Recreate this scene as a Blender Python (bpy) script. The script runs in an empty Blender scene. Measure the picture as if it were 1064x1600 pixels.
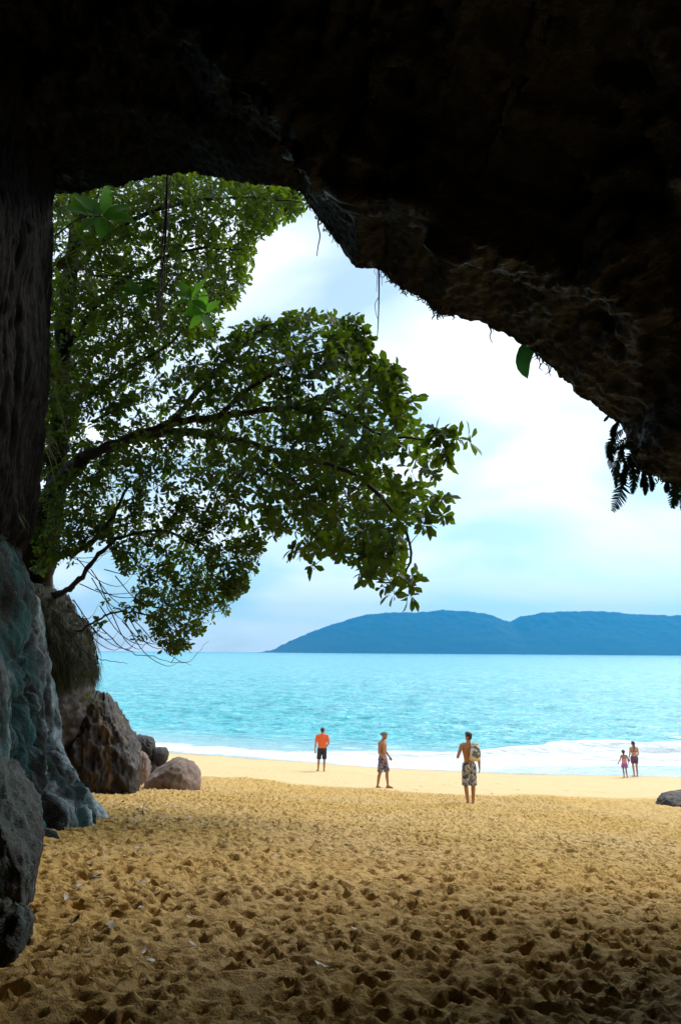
import bpy, bmesh, math, random
import numpy as np
from mathutils import Vector, Matrix
random.seed(7); rng = np.random.default_rng(7)
S = bpy.context.scene
COL = S.collection
rad = math.radians

# ---------------------------------------------------------------- camera
CAM_Z, FOC = 5.8, 1200.0                       # metres above the sea; focal length in units of a 1064 x 1600 frame
TILT, ROLL = math.atan(218.5 / FOC), rad(0.40)
fwd = Vector((0, math.cos(TILT), math.sin(TILT)))
r0 = Vector((1, 0, 0)); u0 = r0.cross(fwd)
RT = r0 * math.cos(ROLL) + u0 * math.sin(ROLL)
UP = -r0 * math.sin(ROLL) + u0 * math.cos(ROLL)
cam = bpy.data.objects.new('camera', bpy.data.cameras.new('camera'))
cam.data.sensor_fit = 'VERTICAL'; cam.data.sensor_height = 36; cam.data.sensor_width = 36
cam.data.lens = FOC / 1600 * 36
cam.data.clip_end = 40000; cam.data.clip_start = 0.05
M = Matrix((RT, UP, -fwd)).transposed().to_4x4(); M.translation = (0, 0, CAM_Z)
cam.matrix_world = M
COL.objects.link(cam); S.camera = cam
def at(px, py, Y):
    """where the sight line of a photo pixel meets the vertical plane y = Y (to measure the place from the photo)"""
    d = fwd * FOC + RT * (px - 532) + UP * (800 - py)
    return Vector((0, 0, CAM_Z)) + d * (Y / d.y)

# ---------------------------------------------------------------- sky, sun, exposure
SUN_EL, SUN_AZ = rad(43), rad(40)              # azimuth from +Y (out to sea) towards +X
world = bpy.data.worlds.new("World"); S.world = world; world.use_nodes = True
wt = world.node_tree; wt.nodes.clear()
def wn(t, **k):
    n = wt.nodes.new(t)
    for a, b in k.items(): setattr(n, a, b)
    return n
sky = wn('ShaderNodeTexSky', sky_type='NISHITA', sun_disc=False, sun_elevation=SUN_EL, sun_rotation=SUN_AZ)
sky.air_density = 1.0; sky.dust_density = 0.6; sky.ozone_density = 1.5
tc = wn('ShaderNodeTexCoord'); sep = wn('ShaderNodeSeparateXYZ')
wt.links.new(tc.outputs['Generated'], sep.inputs[0])
ab = wn('ShaderNodeMath', operation='ABSOLUTE'); wt.links.new(sep.outputs[2], ab.inputs[0])
ad = wn('ShaderNodeMath', operation='ADD'); wt.links.new(ab.outputs[0], ad.inputs[0]); ad.inputs[1].default_value = 0.34
dv = wn('ShaderNodeVectorMath', operation='DIVIDE'); cb = wn('ShaderNodeCombineXYZ')
for i in range(3): wt.links.new(ad.outputs[0], cb.inputs[i])
wt.links.new(tc.outputs['Generated'], dv.inputs[0]); wt.links.new(cb.outputs[0], dv.inputs[1])
mp = wn('ShaderNodeMapping'); wt.links.new(dv.outputs[0], mp.inputs['Vector'])
mp.inputs['Location'].default_value = (0.35, 0.2, 0.0); mp.inputs['Scale'].default_value = (0.8, 1.0, 0.0)
nz = wn('ShaderNodeTexNoise'); nz.inputs['Scale'].default_value = 2.2; nz.inputs['Detail'].default_value = 5; nz.inputs['Roughness'].default_value = 0.45
nz.inputs['Distortion'].default_value = 0.3
wt.links.new(mp.outputs[0], nz.inputs['Vector'])
cr = wn('ShaderNodeValToRGB'); wt.links.new(nz.outputs['Fac'], cr.inputs[0])
cr.color_ramp.elements[0].position = 0.41; cr.color_ramp.elements[0].color = (0.30, 0.30, 0.30, 1)
cr.color_ramp.elements[1].position = 0.585; cr.color_ramp.elements[1].color = (1, 1, 1, 1)
cmix = wn('ShaderNodeMixRGB'); wt.links.new(cr.outputs[0], cmix.inputs[0]); tint = wn('ShaderNodeMixRGB', blend_type='MULTIPLY'); tint.inputs[0].default_value = 1; tint.inputs[2].default_value = (0.85, 1.12, 1.05, 1)
wt.links.new(sky.outputs[0], tint.inputs[1]); wt.links.new(tint.outputs[0], cmix.inputs[1])
cmix.inputs[2].default_value = (10.2, 10.9, 11.4, 1)
bg = wn('ShaderNodeBackground'); bg.inputs['Strength'].default_value = 0.085
wt.links.new(cmix.outputs[0], bg.inputs[0])
wo = wn('ShaderNodeOutputWorld'); wt.links.new(bg.outputs[0], wo.inputs[0])

sl = bpy.data.lights.new('sun', 'SUN'); sl.energy = 2.0; sl.angle = rad(32); sl.color = (1, 0.95, 0.86)
sun = bpy.data.objects.new('sun', sl); COL.objects.link(sun)
sdir = Vector((math.sin(SUN_AZ) * math.cos(SUN_EL), math.cos(SUN_AZ) * math.cos(SUN_EL), math.sin(SUN_EL)))
sun.rotation_euler = sdir.to_track_quat('Z', 'Y').to_euler(); sun.location = (10, 20, 60)

S.view_settings.view_transform = 'Standard'; S.view_settings.look = 'None'
S.view_settings.gamma = 1; S.view_settings.use_curve_mapping = False
S.view_settings.exposure = 0.68
S.render.engine = 'CYCLES'
S.cycles.use_denoising = True
S.cycles.max_bounces = 7; S.cycles.diffuse_bounces = 4; S.cycles.glossy_bounces = 3
S.cycles.transmission_bounces = 4; S.cycles.volume_bounces = 0
S.cycles.sample_clamp_indirect = 6

# ---------------------------------------------------------------- helpers
def tag(o, label=None, cat=None, group=None, kind=None):
    if label: o['label'] = label
    if cat: o['category'] = cat
    if group: o['group'] = group
    if kind: o['kind'] = kind
    return o
def link(name, me, mat=None, parent=None, loc=None):
    o = bpy.data.objects.new(name, me)
    COL.objects.link(o)
    if mat and me is not None and len(me.materials) == 0: me.materials.append(mat)
    if parent: o.parent = parent
    if loc is not None: o.location = loc
    return o
def empty(name, loc=(0, 0, 0), rz=0):
    o = bpy.data.objects.new(name, None); COL.objects.link(o)
    o.location = loc; o.rotation_euler = (0, 0, rz); o.empty_display_size = 0.2
    return o
def np_mesh(name, V, Fc, smooth=True):
    V = np.asarray(V, np.float32); me = bpy.data.meshes.new(name)
    if isinstance(Fc, np.ndarray):
        n, k = Fc.shape
        me.vertices.add(len(V)); me.vertices.foreach_set('co', V.ravel())
        me.loops.add(n * k); me.loops.foreach_set('vertex_index', Fc.astype(np.int32).ravel())
        me.polygons.add(n); me.polygons.foreach_set('loop_start', np.arange(0, n * k, k, dtype=np.int32))
        me.polygons.foreach_set('loop_total', np.full(n, k, np.int32))
        me.update(calc_edges=True)
    else:
        me.from_pydata([tuple(v) for v in V.tolist()], [], [tuple(f) for f in Fc]); me.update()
    me.polygons.foreach_set('use_smooth', np.full(len(me.polygons), smooth))
    return me
class MB:
    """collects shapes that become one mesh"""
    def __init__(s): s.v = []; s.f = []; s.n = 0
    def add(s, V, Fc):
        s.v.append(np.asarray(V, float)); s.f += [tuple(int(i) + s.n for i in f) for f in Fc]; s.n += len(V)
    def mesh(s, name, smooth=True): return np_mesh(name, np.concatenate(s.v), s.f, smooth)
    def build(s, name, mat, parent=None, loc=None, smooth=True): return link(name, s.mesh(name, smooth), mat, parent, loc)
def sstep(a, b, x):
    t = np.clip((x - a) / (b - a), 0, 1); return t * t * (3 - 2 * t)
_perm = np.random.default_rng(11).permutation(256); _perm = np.concatenate([_perm, _perm, _perm])
_g3 = np.random.default_rng(12).normal(size=(256, 3)); _g3 /= np.linalg.norm(_g3, axis=1)[:, None]
def perlin(x, y, z):
    xi, yi, zi = np.floor(x).astype(int), np.floor(y).astype(int), np.floor(z).astype(int)
    xf, yf, zf = x - xi, y - yi, z - zi
    u, v, w = [t * t * t * (t * (t * 6 - 15) + 10) for t in (xf, yf, zf)]
    xi &= 255; yi &= 255; zi &= 255
    def gr(dx, dy, dz):
        g = _g3[_perm[_perm[_perm[xi + dx] + yi + dy] + zi + dz]]
        return g[..., 0] * (xf - dx) + g[..., 1] * (yf - dy) + g[..., 2] * (zf - dz)
    l = lambda a, b, t: a + (b - a) * t
    return 1.6 * l(l(l(gr(0, 0, 0), gr(1, 0, 0), u), l(gr(0, 1, 0), gr(1, 1, 0), u), v),
             l(l(gr(0, 0, 1), gr(1, 0, 1), u), l(gr(0, 1, 1), gr(1, 1, 1), u), v), w)
def fbm(P, f, octv=4, gain=0.5, ridge=False, off=0.0):
    x, y, z = [P[..., i] * (f if np.isscalar(f) else f[i]) + off + 3.7 * i for i in range(3)]
    s = 0; a = 1.0
    for _ in range(octv):
        n = perlin(x, y, z)
        if ridge: n = 0.5 - 1.6 * np.abs(n)
        s = s + a * n; a *= gain; x, y, z = x * 2.03 + 5.1, y * 2.03 + 1.7, z * 2.03 + 9.2
    return s
def grid_faces(nu, nv):
    i = np.arange(nu - 1)[:, None] * nv + np.arange(nv - 1)[None, :]
    i = i.ravel(); return np.stack([i, i + nv, i + nv + 1, i + 1], 1)
def grid_normals(P):
    du = np.gradient(P, axis=0); dvv = np.gradient(P, axis=1)
    n = np.cross(du, dvv); return n / (np.linalg.norm(n, axis=-1, keepdims=True) + 1e-9)
def tube(pts, radii, ns=6, caps=True):
    pts = np.asarray([tuple(p) for p in pts], float); n = len(pts)
    radii = np.full(n, radii) if np.isscalar(radii) else np.asarray(radii, float)
    t = np.gradient(pts, axis=0); t /= np.linalg.norm(t, axis=1)[:, None] + 1e-9
    ref = np.array([0.31, 0.2, 0.93]) if abs(t[0][2]) < 0.8 else np.array([0.9, 0.3, 0.1])
    V = []
    for i in range(n):
        a = ref - t[i] * (ref @ t[i]); a /= np.linalg.norm(a) + 1e-9; ref = a
        b = np.cross(t[i], a)
        for k in range(ns):
            q = 2 * math.pi * k / ns
            V.append(pts[i] + radii[i] * (math.cos(q) * a + math.sin(q) * b))
    Fc = [(i * ns + k, i * ns + (k + 1) % ns, (i + 1) * ns + (k + 1) % ns, (i + 1) * ns + k) for i in range(n - 1) for k in range(ns)]
    if caps: Fc += [tuple(range(ns - 1, -1, -1)), tuple((n - 1) * ns + k for k in range(ns))]
    return V, Fc
def smooth_path(pts, n=4):
    pts = [np.array(tuple(p), float) for p in pts]
    P = [2 * pts[0] - pts[1]] + pts + [2 * pts[-1] - pts[-2]]; out = []
    for i in range(1, len(P) - 2):
        for k in range(n):
            t = k / n
            out.append(0.5 * (2 * P[i] + (P[i + 1] - P[i - 1]) * t + (2 * P[i - 1] - 5 * P[i] + 4 * P[i + 1] - P[i + 2]) * t * t
                       + (3 * P[i] - P[i - 1] - 3 * P[i + 1] + P[i + 2]) * t ** 3))
    out.append(pts[-1]); return np.array(out)

# ---------------------------------------------------------------- materials
class NT:
    def __init__(s, name):
        s.m = bpy.data.materials.new(name); s.m.use_nodes = True; s.t = s.m.node_tree
        s.b = s.t.nodes['Principled BSDF']; s.o = s.t.nodes['Material Output']
    def n(s, ty, ins=None, **k):
        q = s.t.nodes.new(ty)
        for a, b in k.items(): setattr(q, a, b)
        for a, b in (ins or {}).items():
            if isinstance(b, bpy.types.NodeSocket): s.t.links.new(b, q.inputs[a])
            else: q.inputs[a].default_value = b
        return q
    def pos(s, scale=(1, 1, 1), rot=(0, 0, 0), obj=False):
        src = s.n('ShaderNodeTexCoord').outputs['Object'] if obj else s.n('ShaderNodeNewGeometry').outputs['Position']
        return s.n('ShaderNodeMapping', {'Vector': src, 'Scale': scale, 'Rotation': rot}).outputs[0]
    def noise(s, vec, scale, detail=4, rough=0.55, dist=0.0):
        return s.n('ShaderNodeTexNoise', {'Vector': vec, 'Scale': scale, 'Detail': detail, 'Roughness': rough, 'Distortion': dist}).outputs['Fac']
    def ramp(s, fac, stops):
        r = s.n('ShaderNodeValToRGB', {0: fac}); e = r.color_ramp.elements
        while len(e) < len(stops): e.new(0.5)
        for q, (p, c) in zip(e, stops):
            q.position = p; q.color = (c, c, c, 1) if np.isscalar(c) else (*c, 1)
        return r.outputs[0]
    def mix(s, fac, a, b, mode='MIX'):
        return s.n('ShaderNodeMixRGB', {0: fac, 1: a if isinstance(a, bpy.types.NodeSocket) else (*a, 1), 2: b if isinstance(b, bpy.types.NodeSocket) else (*b, 1)}, blend_type=mode).outputs[0]
    def math(s, op, a, b=0.0): return s.n('ShaderNodeMath', {0: a, 1: b}, operation=op).outputs[0]
    def bump(s, h, strength=0.5, dist=0.02, normal=None):
        d = {'Height': h, 'Strength': strength, 'Distance': dist}
        if normal is not None: d['Normal'] = normal
        return s.n('ShaderNodeBump', d).outputs[0]
    def set(s, **k):
        for a, b in k.items():
            i = s.b.inputs[a.replace('_', ' ')]
            if isinstance(b, bpy.types.NodeSocket): s.t.links.new(b, i)
            else: i.default_value = (*b, 1) if isinstance(b, tuple) else b
        return s.m
def plain(name, col, rough=0.7, vary=0.25, scale=12.0, bump=0.0):
    q = NT(name); p = q.pos(obj=True)
    f = q.noise(p, scale, 4)
    c = q.mix(f, tuple(x * (1 - vary) for x in col), tuple(min(1, x * (1 + vary)) for x in col))
    q.set(Base_Color=c, Roughness=rough)
    if bump: q.set(Normal=q.bump(q.noise(p, scale * 3, 4), bump, 0.01))
    return q.m

def rock_mat(name, dark, light, teal=None, rust=None, rough=0.6, strata=(1, 1, 1), sc=1.0, spec=0.4, painted_sheen=False):
    q = NT(name); p = q.pos(strata)
    big = q.noise(p, 0.9 * sc, 5, 0.6, 0.4); fine = q.noise(p, 9 * sc, 6, 0.7); grain = q.noise(p, 60 * sc, 3, 0.6)
    c = q.mix(q.ramp(big, [(0.35, 0.0), (0.68, 1.0)]), dark, light)
    c = q.mix(q.ramp(fine, [(0.4, 0.55), (0.62, 0.0)]), c, tuple(x * 0.45 for x in dark))
    if rust:
        st = q.noise(q.pos((3.2, 3.2, 0.35)), 1.3 * sc, 4, 0.6)
        c = q.mix(q.ramp(st, [(0.5, 0.0), (0.66, 0.75)]), c, rust)
    if teal:
        st = q.noise(q.pos((2.4, 2.4, 0.5)), 1.0 * sc, 5, 0.65, 0.5)
        c = q.mix(q.ramp(st, [(0.42, 0.0), (0.62, 0.9)]), c, teal)
        ln = q.noise(q.pos((3.5, 3.5, 0.9)), 2.2 * sc, 5, 0.7, 0.8)
        c = q.mix(q.ramp(ln, [(0.60, 0.0), (0.70, 0.7)]), c, (0.36, 0.44, 0.46))
    if painted_sheen:
        sa = q.n('ShaderNodeAttribute', attribute_name='painted_sheen').outputs['Fac']
        c = q.mix(q.math('MULTIPLY', sa, q.ramp(fine, [(0.34, 0.05), (0.56, 0.95)])), c, (0.58, 0.70, 0.76))  # wet skylit sheen put into the rock's base colour
    c = q.mix(q.ramp(grain, [(0.35, 0.35), (0.6, 0.0)]), c, tuple(x * 0.5 for x in dark))
    h = q.math('ADD', q.math('MULTIPLY', fine, 1.0), q.math('MULTIPLY', grain, 0.35))
    q.set(Base_Color=c, Roughness=q.ramp(fine, [(0.3, rough - 0.15), (0.7, rough + 0.15)]), Normal=q.bump(h, 0.8, 0.05 / sc), Specular_IOR_Level=spec)
    return q.m
MAT = {}
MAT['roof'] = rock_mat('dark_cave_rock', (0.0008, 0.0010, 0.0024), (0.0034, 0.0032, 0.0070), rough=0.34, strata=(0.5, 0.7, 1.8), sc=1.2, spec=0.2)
MAT['wall'] = rock_mat('algae_streaked_rock', (0.009, 0.0075, 0.006), (0.036, 0.029, 0.021), teal=(0.024, 0.12, 0.122), rough=0.45, spec=0.14, painted_sheen=True)
MAT['slab'] = rock_mat('brown_grey_rock', (0.016, 0.011, 0.006), (0.060, 0.042, 0.024), teal=(0.022, 0.05, 0.045), rough=0.55, spec=0.25)
MAT['boulder'] = rock_mat('dark_boulder_rock', (0.016, 0.012, 0.011), (0.055, 0.041, 0.034), rust=(0.20, 0.12, 0.045), rough=0.65, sc=1.3)
MAT['boulder_dark'] = rock_mat('black_brown_rock', (0.022, 0.017, 0.016), (0.072, 0.054, 0.046), rough=0.65, sc=1.8)
MAT['pink'] = rock_mat('pink_granite', (0.24, 0.16, 0.125), (0.40, 0.28, 0.22), rough=0.75, sc=1.6)
MAT['mossy'] = rock_mat('mossy_rock', (0.008, 0.008, 0.004), (0.024, 0.024, 0.010), rust=(0.05, 0.06, 0.012), rough=0.85)

# sand
q = NT('golden_sand'); p = q.pos()
big = q.noise(p, 0.35, 4); mid = q.noise(p, 3.0, 5, 0.6); gr = q.noise(p, 90, 3, 0.7); cl = q.noise(p, 22, 5, 0.65)
c = q.mix(q.ramp(mid, [(0.3, 0.0), (0.7, 1.0)]), (0.58, 0.35, 0.095), (0.76, 0.495, 0.16))
c = q.mix(q.ramp(big, [(0.4, 0.0), (0.65, 0.4)]), c, (0.72, 0.52, 0.27))
c = q.mix(q.ramp(cl, [(0.3, 0.5), (0.48, 0.0)]), c, (0.40, 0.25, 0.10))
shore = q.n('ShaderNodeAttribute', attribute_name='wet').outputs['Fac']
c = q.mix(q.math('MULTIPLY', shore, 0.85), c, (0.72, 0.53, 0.28))
wt_ = q.n('ShaderNodeAttribute', attribute_name='damp').outputs['Fac']
c = q.mix(wt_, c, (0.47, 0.34, 0.19))
hh = q.math('ADD', q.math('MULTIPLY', cl, 1.0), q.math('MULTIPLY', gr, 0.35))
MAT['sand'] = q.set(Base_Color=c, Roughness=q.ramp(wt_, [(0.0, 0.85), (1.0, 0.3)]), Normal=q.bump(hh, q.math('SUBTRACT', 0.75, q.math('MULTIPLY', shore, 0.6)), 0.05), Specular_IOR_Level=0.25)

# sea
q = NT('turquoise_sea'); p = q.pos()
w1 = q.noise(q.pos((0.35, 1.0, 1)), 0.9, 5, 0.6, 0.3); w2 = q.noise(q.pos((0.6, 1.4, 1)), 3.2, 4, 0.6); w3 = q.noise(q.pos((0.04, 0.11, 1)), 1.0, 4, 0.6, 0.5)
dp = q.n('ShaderNodeAttribute', attribute_name='deep').outputs['Fac']
fo = q.n('ShaderNodeAttribute', attribute_name='foam').outputs['Fac']
c = q.mix(q.ramp(w3, [(0.35, 0.0), (0.65, 1.0)]), (0.085, 0.56, 0.64), (0.13, 0.63, 0.70))
for sc_, th_ in ((2.2, 0.50), (0.9, 0.51), (0.35, 0.51)):  # light and dark wave faces put into the water's colour
    st_ = q.noise(q.pos((0.55 * sc_, 1.0 * sc_, 1), (0, 0, 0.12)), 1.5, 6, 0.75, 0.6)
    c = q.mix(q.ramp(st_, [(th_ - 0.14, 0.5), (th_, 0.0)]), c, (0.003, 0.17, 0.27))
    c = q.mix(q.ramp(st_, [(th_ + 0.05, 0.0), (th_ + 0.17, 0.6)]), c, (0.55, 0.86, 0.90))
c = q.mix(dp, (0.42, 0.60, 0.62), c)
fn = q.noise(q.pos((0.5, 1.0, 1)), 1.6, 7, 0.7, 0.6)
foam = q.ramp(q.math('ADD', q.math('MULTIPLY', fo, 1.25), q.math('MULTIPLY', q.math('SUBTRACT', fn, 0.55), 2.4)), [(0.25, 0.0), (0.85, 1.0)])
c = q.mix(foam, c, q.mix(q.noise(q.pos((0.8, 1.6, 1)), 2.2, 6, 0.7), (0.66, 0.72, 0.78), (0.92, 0.93, 0.94)))
h = q.math('ADD', q.math('MULTIPLY', w1, 0.6), q.math('ADD', q.math('MULTIPLY', w2, 0.16), q.math('MULTIPLY', w3, 0.8)))
MAT['sea'] = q.set(Base_Color=c, Roughness=q.ramp(foam, [(0, 0.22), (1, 0.85)]), Normal=q.bump(h, 0.9, 1.0), Specular_IOR_Level=0.5, IOR=1.33)

# foliage
def leaf_mat(name, cols, trans, gloss=0.4, tw=0.5):
    q = NT(name)
    p = q.pos(); f = q.noise(p, 5.5, 3, 0.7)
    c = q.ramp(f, [(0.36, cols[0]), (0.52, cols[1]), (0.66, cols[2])])
    tcx = q.mix(f, tuple(x * 0.8 for x in trans), tuple(min(1, x * 1.3) for x in trans))
    q.set(Base_Color=c, Roughness=gloss + 0.1, Specular_IOR_Level=0.22)
    tr = q.n('ShaderNodeBsdfTranslucent', {'Color': tcx})
    mx = q.n('ShaderNodeMixShader', {0: tw, 1: q.b.outputs[0], 2: tr.outputs[0]})
    q.t.links.new(mx.outputs[0], q.o.inputs[0]); return q.m
MAT['leaf'] = leaf_mat('almond_leaf', ((0.013, 0.033, 0.007), (0.026, 0.060, 0.010), (0.058, 0.09, 0.012)), (0.11, 0.18, 0.006), tw=0.44)
MAT['leaf_up'] = leaf_mat('canopy_leaf', ((0.018, 0.042, 0.008), (0.034, 0.07, 0.010), (0.075, 0.11, 0.014)), (0.15, 0.24, 0.008), tw=0.5)
MAT['leaf_bright'] = leaf_mat('broad_leaf', ((0.05, 0.16, 0.02), (0.08, 0.22, 0.03), (0.12, 0.28, 0.04)), (0.16, 0.42, 0.03), 0.35, tw=0.55)
MAT['blade'] = leaf_mat('grass_blade', ((0.04, 0.06, 0.01), (0.07, 0.09, 0.015), (0.13, 0.14, 0.02)), (0.16, 0.19, 0.02), 0.5, tw=0.4)
MAT['moss'] = leaf_mat('moss_strand', ((0.010, 0.016, 0.003), (0.018, 0.024, 0.004), (0.036, 0.038, 0.006)), (0.03, 0.045, 0.005), 0.8, tw=0.25)
MAT['fern'] = leaf_mat('fern_leaf', ((0.012, 0.022, 0.012), (0.02, 0.035, 0.015), (0.03, 0.05, 0.02)), (0.01, 0.03, 0.01), 0.6, tw=0.2)
MAT['drop_leaf'] = leaf_mat('hanging_leaf', ((0.02, 0.06, 0.015), (0.03, 0.08, 0.02), (0.04, 0.10, 0.025)), (0.03, 0.13, 0.025), 0.4, tw=0.45)
MAT['bark'] = plain('bark', (0.035, 0.027, 0.022), 0.85, 0.5, 9, 0.6)
MAT['vine'] = plain('dry_root', (0.045, 0.035, 0.028), 0.85, 0.4, 20)
MAT['pale_root'] = plain('pale_root', (0.20, 0.17, 0.14), 0.8, 0.4, 20)
MAT['dead_leaf'] = plain('dead_leaf', (0.30, 0.24, 0.16), 0.45, 0.5, 3)
MAT['dead_leaf_pale'] = plain('dead_leaf_pale', (0.62, 0.60, 0.55), 0.4, 0.3, 3)
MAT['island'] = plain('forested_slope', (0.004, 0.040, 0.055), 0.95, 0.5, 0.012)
MAT['house'] = plain('white_house', (0.75, 0.72, 0.70), 0.8, 0.1, 0.1)

# ---------------------------------------------------------------- haze
haze_mat = bpy.data.materials.new('haze_air'); haze_mat.use_nodes = True
ht = haze_mat.node_tree; ht.nodes.clear()
pv = ht.nodes.new('ShaderNodeVolumePrincipled'); ho = ht.nodes.new('ShaderNodeOutputMaterial')
pv.inputs['Color'].default_value = (0.02, 0.46, 1.0, 1); pv.inputs['Density'].default_value = 0.0002
pv.inputs['Anisotropy'].default_value = 0.45; pv.inputs['Absorption Color'].default_value = (0, 0, 0, 1)
ht.links.new(pv.outputs[0], ho.inputs['Volume'])
hb = MB()
X0, X1, Y0, Y1, Z0, Z1 = -6200, 6200, -60, 4950, -5, 300
hb.add([(x, y, z) for z in (Z0, Z1) for y in (Y0, Y1) for x in (X0, X1)], [(0, 2, 3, 1), (4, 5, 7, 6), (0, 1, 5, 4), (2, 6, 7, 3), (0, 4, 6, 2), (1, 3, 7, 5)])
tag(hb.build('haze', haze_mat, smooth=False), 'pale blue sea haze over the bay', kind='stuff')

# ---------------------------------------------------------------- sand
def shore_y(x): return np.interp(x, [-60, -14, -9, -3.5, 2.3, 8.5, 16.5, 40, 120], [62, 48.5, 46, 43.5, 40.9, 39.3, 38.75, 39, 45])
def sand_base(x, y):
    s = shore_y(x) - y
    return np.interp(s, [-300, -40, -8, 0, 4, 9, 15, 20.2, 29, 36, 41, 60], [-3.5, -3.3, -0.7, 0.0, 0.37, 0.93, 1.42, 2.06, 3.18, 4.08, 4.45, 4.6])
def axis(segs):
    out = [np.arange(a, b, d) for a, b, d in segs]; return np.concatenate(out + [np.array([segs[-1][1]])])
gx = axis([(-70, -20, 2.0), (-20, -8, 0.5), (-8, -5, 0.07), (-5, 6, 0.021), (6, 9, 0.05), (9, 14, 0.12), (14, 22, 0.3), (22, 70, 2.0)])
gy = axis([(-16, 1, 0.6), (1, 3, 0.1), (3, 7, 0.017), (7, 12, 0.024), (12, 19, 0.045), (19, 28, 0.075), (28, 44, 0.2), (44, 60, 0.8), (60, 120, 8)])
GX, GY = np.meshgrid(gx, gy, indexing='ij')
Z = sand_base(GX, GY)
k = np.array([1, 2, 3, 2, 1.]); k /= k.sum()
P0 = np.stack([GX, GY, GX * 0], -1)
und = fbm(P0, 0.4, 3) * 0.05
trod_edge = 25.3 + 1.6 * fbm(P0, 0.3, 3, off=8) - 0.06 * GX
trod = sstep(0.9, -0.9, GY - trod_edge)
deep = sstep(22, 8, GY)
H = np.zeros_like(Z)
def stamp(cx, cy, ang, la, lb, D, rim):
    R = la * 2.6
    i0, i1 = np.searchsorted(gx, [cx - R, cx + R]); j0, j1 = np.searchsorted(gy, [cy - R, cy + R])
    if i1 - i0 < 2 or j1 - j0 < 2: return
    X = GX[i0:i1, j0:j1] - cx; Y = GY[i0:i1, j0:j1] - cy
    a = X * math.cos(ang) + Y * math.sin(ang); b = -X * math.sin(ang) + Y * math.cos(ang)
    d2 = (a / la) ** 2 + (b / lb) ** 2; d = np.sqrt(d2)
    pit = np.exp(-d2 ** 1.7)
    Hs = H[i0:i1, j0:j1]
    H[i0:i1, j0:j1] = Hs * (1 - 0.75 * pit) - D * pit * (1 + 0.35 * a / la) + rim * np.exp(-((d - 1.45) / 0.38) ** 2)
rs = np.random.default_rng(3)
N = 72000
fx = rs.uniform(-8.5, 13, N); fy = 2.2 + 25 * rs.uniform(0, 1, N) ** 0.95
for i in range(N):
    sc = rs.uniform(0.65, 1.25)
    stamp(fx[i], fy[i], rs.normal(math.pi / 2, 0.9), 0.043 * sc, 0.028 * sc * rs.uniform(0.75, 1.4), rs.uniform(0.012, 0.050), rs.uniform(0.004, 0.013))
lump = fbm(P0, 1.6, 2, 0.5, off=2) * 0.018 + fbm(P0, 8.0, 4, 0.65, off=4) * 0.020
Z = Z + und * sstep(0, 6, shore_y(GX) - GY) + (np.clip(H, -0.12, 0.06) + lump) * trod * (1.5 - 0.45 * deep) + (1 - trod) * fbm(P0, 1.1, 3, off=6) * 0.012
# a few lone prints on the smooth sand
H[:] = 0
for i in range(260): stamp(rs.uniform(-6, 18), rs.uniform(25, 37), rs.normal(1.57, 0.7), 0.15, 0.07, rs.uniform(0.02, 0.05), 0.015)
Z += H * (1 - trod) * sstep(0.5, 3, shore_y(GX) - GY)
GZ = Z
me = np_mesh('sand', np.stack([GX, GY, Z], -1).reshape(-1, 3), grid_faces(len(gx), len(gy)))
wet = sstep(15, 11, shore_y(GX) - GY) * (1 - trod)
me.attributes.new('wet', 'FLOAT', 'POINT').data.foreach_set('value', (1 - trod).ravel().astype(np.float32))
me.attributes.new('damp', 'FLOAT', 'POINT').data.foreach_set('value', (0.9 * sstep(1.9, 0.2, shore_y(GX) - GY + 0.9 * fbm(P0, 0.35, 3, off=17))).ravel().astype(np.float32))
sand = link('sand', me, MAT['sand']); tag(sand, kind='structure')
def ground(x, y):
    i = np.clip(np.searchsorted(gx, x), 1, len(gx) - 1); j = np.clip(np.searchsorted(gy, y), 1, len(gy) - 1)
    return float(GZ[i - 1:i + 1, j - 1:j + 1].mean())

# ---------------------------------------------------------------- sea
sy = 1 / np.linspace(1 / 34.0, 1 / 4900.0, 430)
t = np.linspace(-1, 1, 480); sx = 15 * np.sinh(6.6 * t)
SX, SY = np.meshgrid(sx, sy, indexing='ij')
off = SY - shore_y(SX)
P1 = np.stack([SX, SY, SX * 0], -1)
amp = sstep(1, 22, off) * sstep(600, 150, SY)
wv = 0.24 * fbm(P1, (0.12, 0.30, 1), 4, 0.6) + 0.16 * fbm(P1, (0.5, 1.1, 1), 3, 0.55, ridge=True)
fedge = fbm(P1, (0.16, 0.3, 1), 4, off=15)
band = np.interp(SX, [-12, -3, 4, 10, 16], [2.6, 4.2, 6.0, 8.6, 11.0])
crest = band - 1.4 + 1.3 * fedge
brk = np.interp(SX, [-3, 6, 12, 18], [0.12, 0.30, 0.55, 0.6])
wave = brk * np.exp(-((off - crest) / 0.9) ** 2) + 0.4 * brk * np.exp(-((off - crest * 0.55) / 0.6) ** 2)
ZS = amp * wv + wave * sstep(0.5, 3, off) + 0.015 + 0.03 * fedge * sstep(0, 4, off)
foam = sstep(1.2, -0.4, off - band - 1.5 * fedge) * sstep(-0.6, 0.8, off + 0.5 * fedge)
wash = np.interp(SX, [2, 9, 14], [0.0, 0.5, 0.75]) * sstep(0.36, 0.25, off / band)
foam = foam * (1 - wash)
foam += 0.45 * sstep(0.5, 1.1, fbm(P1, (0.12, 0.35, 1), 4, off=31)) * sstep(26, 6, off) * (foam < 0.4)
me = np_mesh('sea', np.stack([SX, SY, ZS], -1).reshape(-1, 3), grid_faces(len(sx), len(sy)))
me.attributes.new('foam', 'FLOAT', 'POINT').data.foreach_set('value', np.clip(foam, 0, 1).ravel().astype(np.float32))
me.attributes.new('deep', 'FLOAT', 'POINT').data.foreach_set('value', sstep(0.4, 14, off).ravel().astype(np.float32))
tag(link('sea', me, MAT['sea']), kind='structure')

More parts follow.
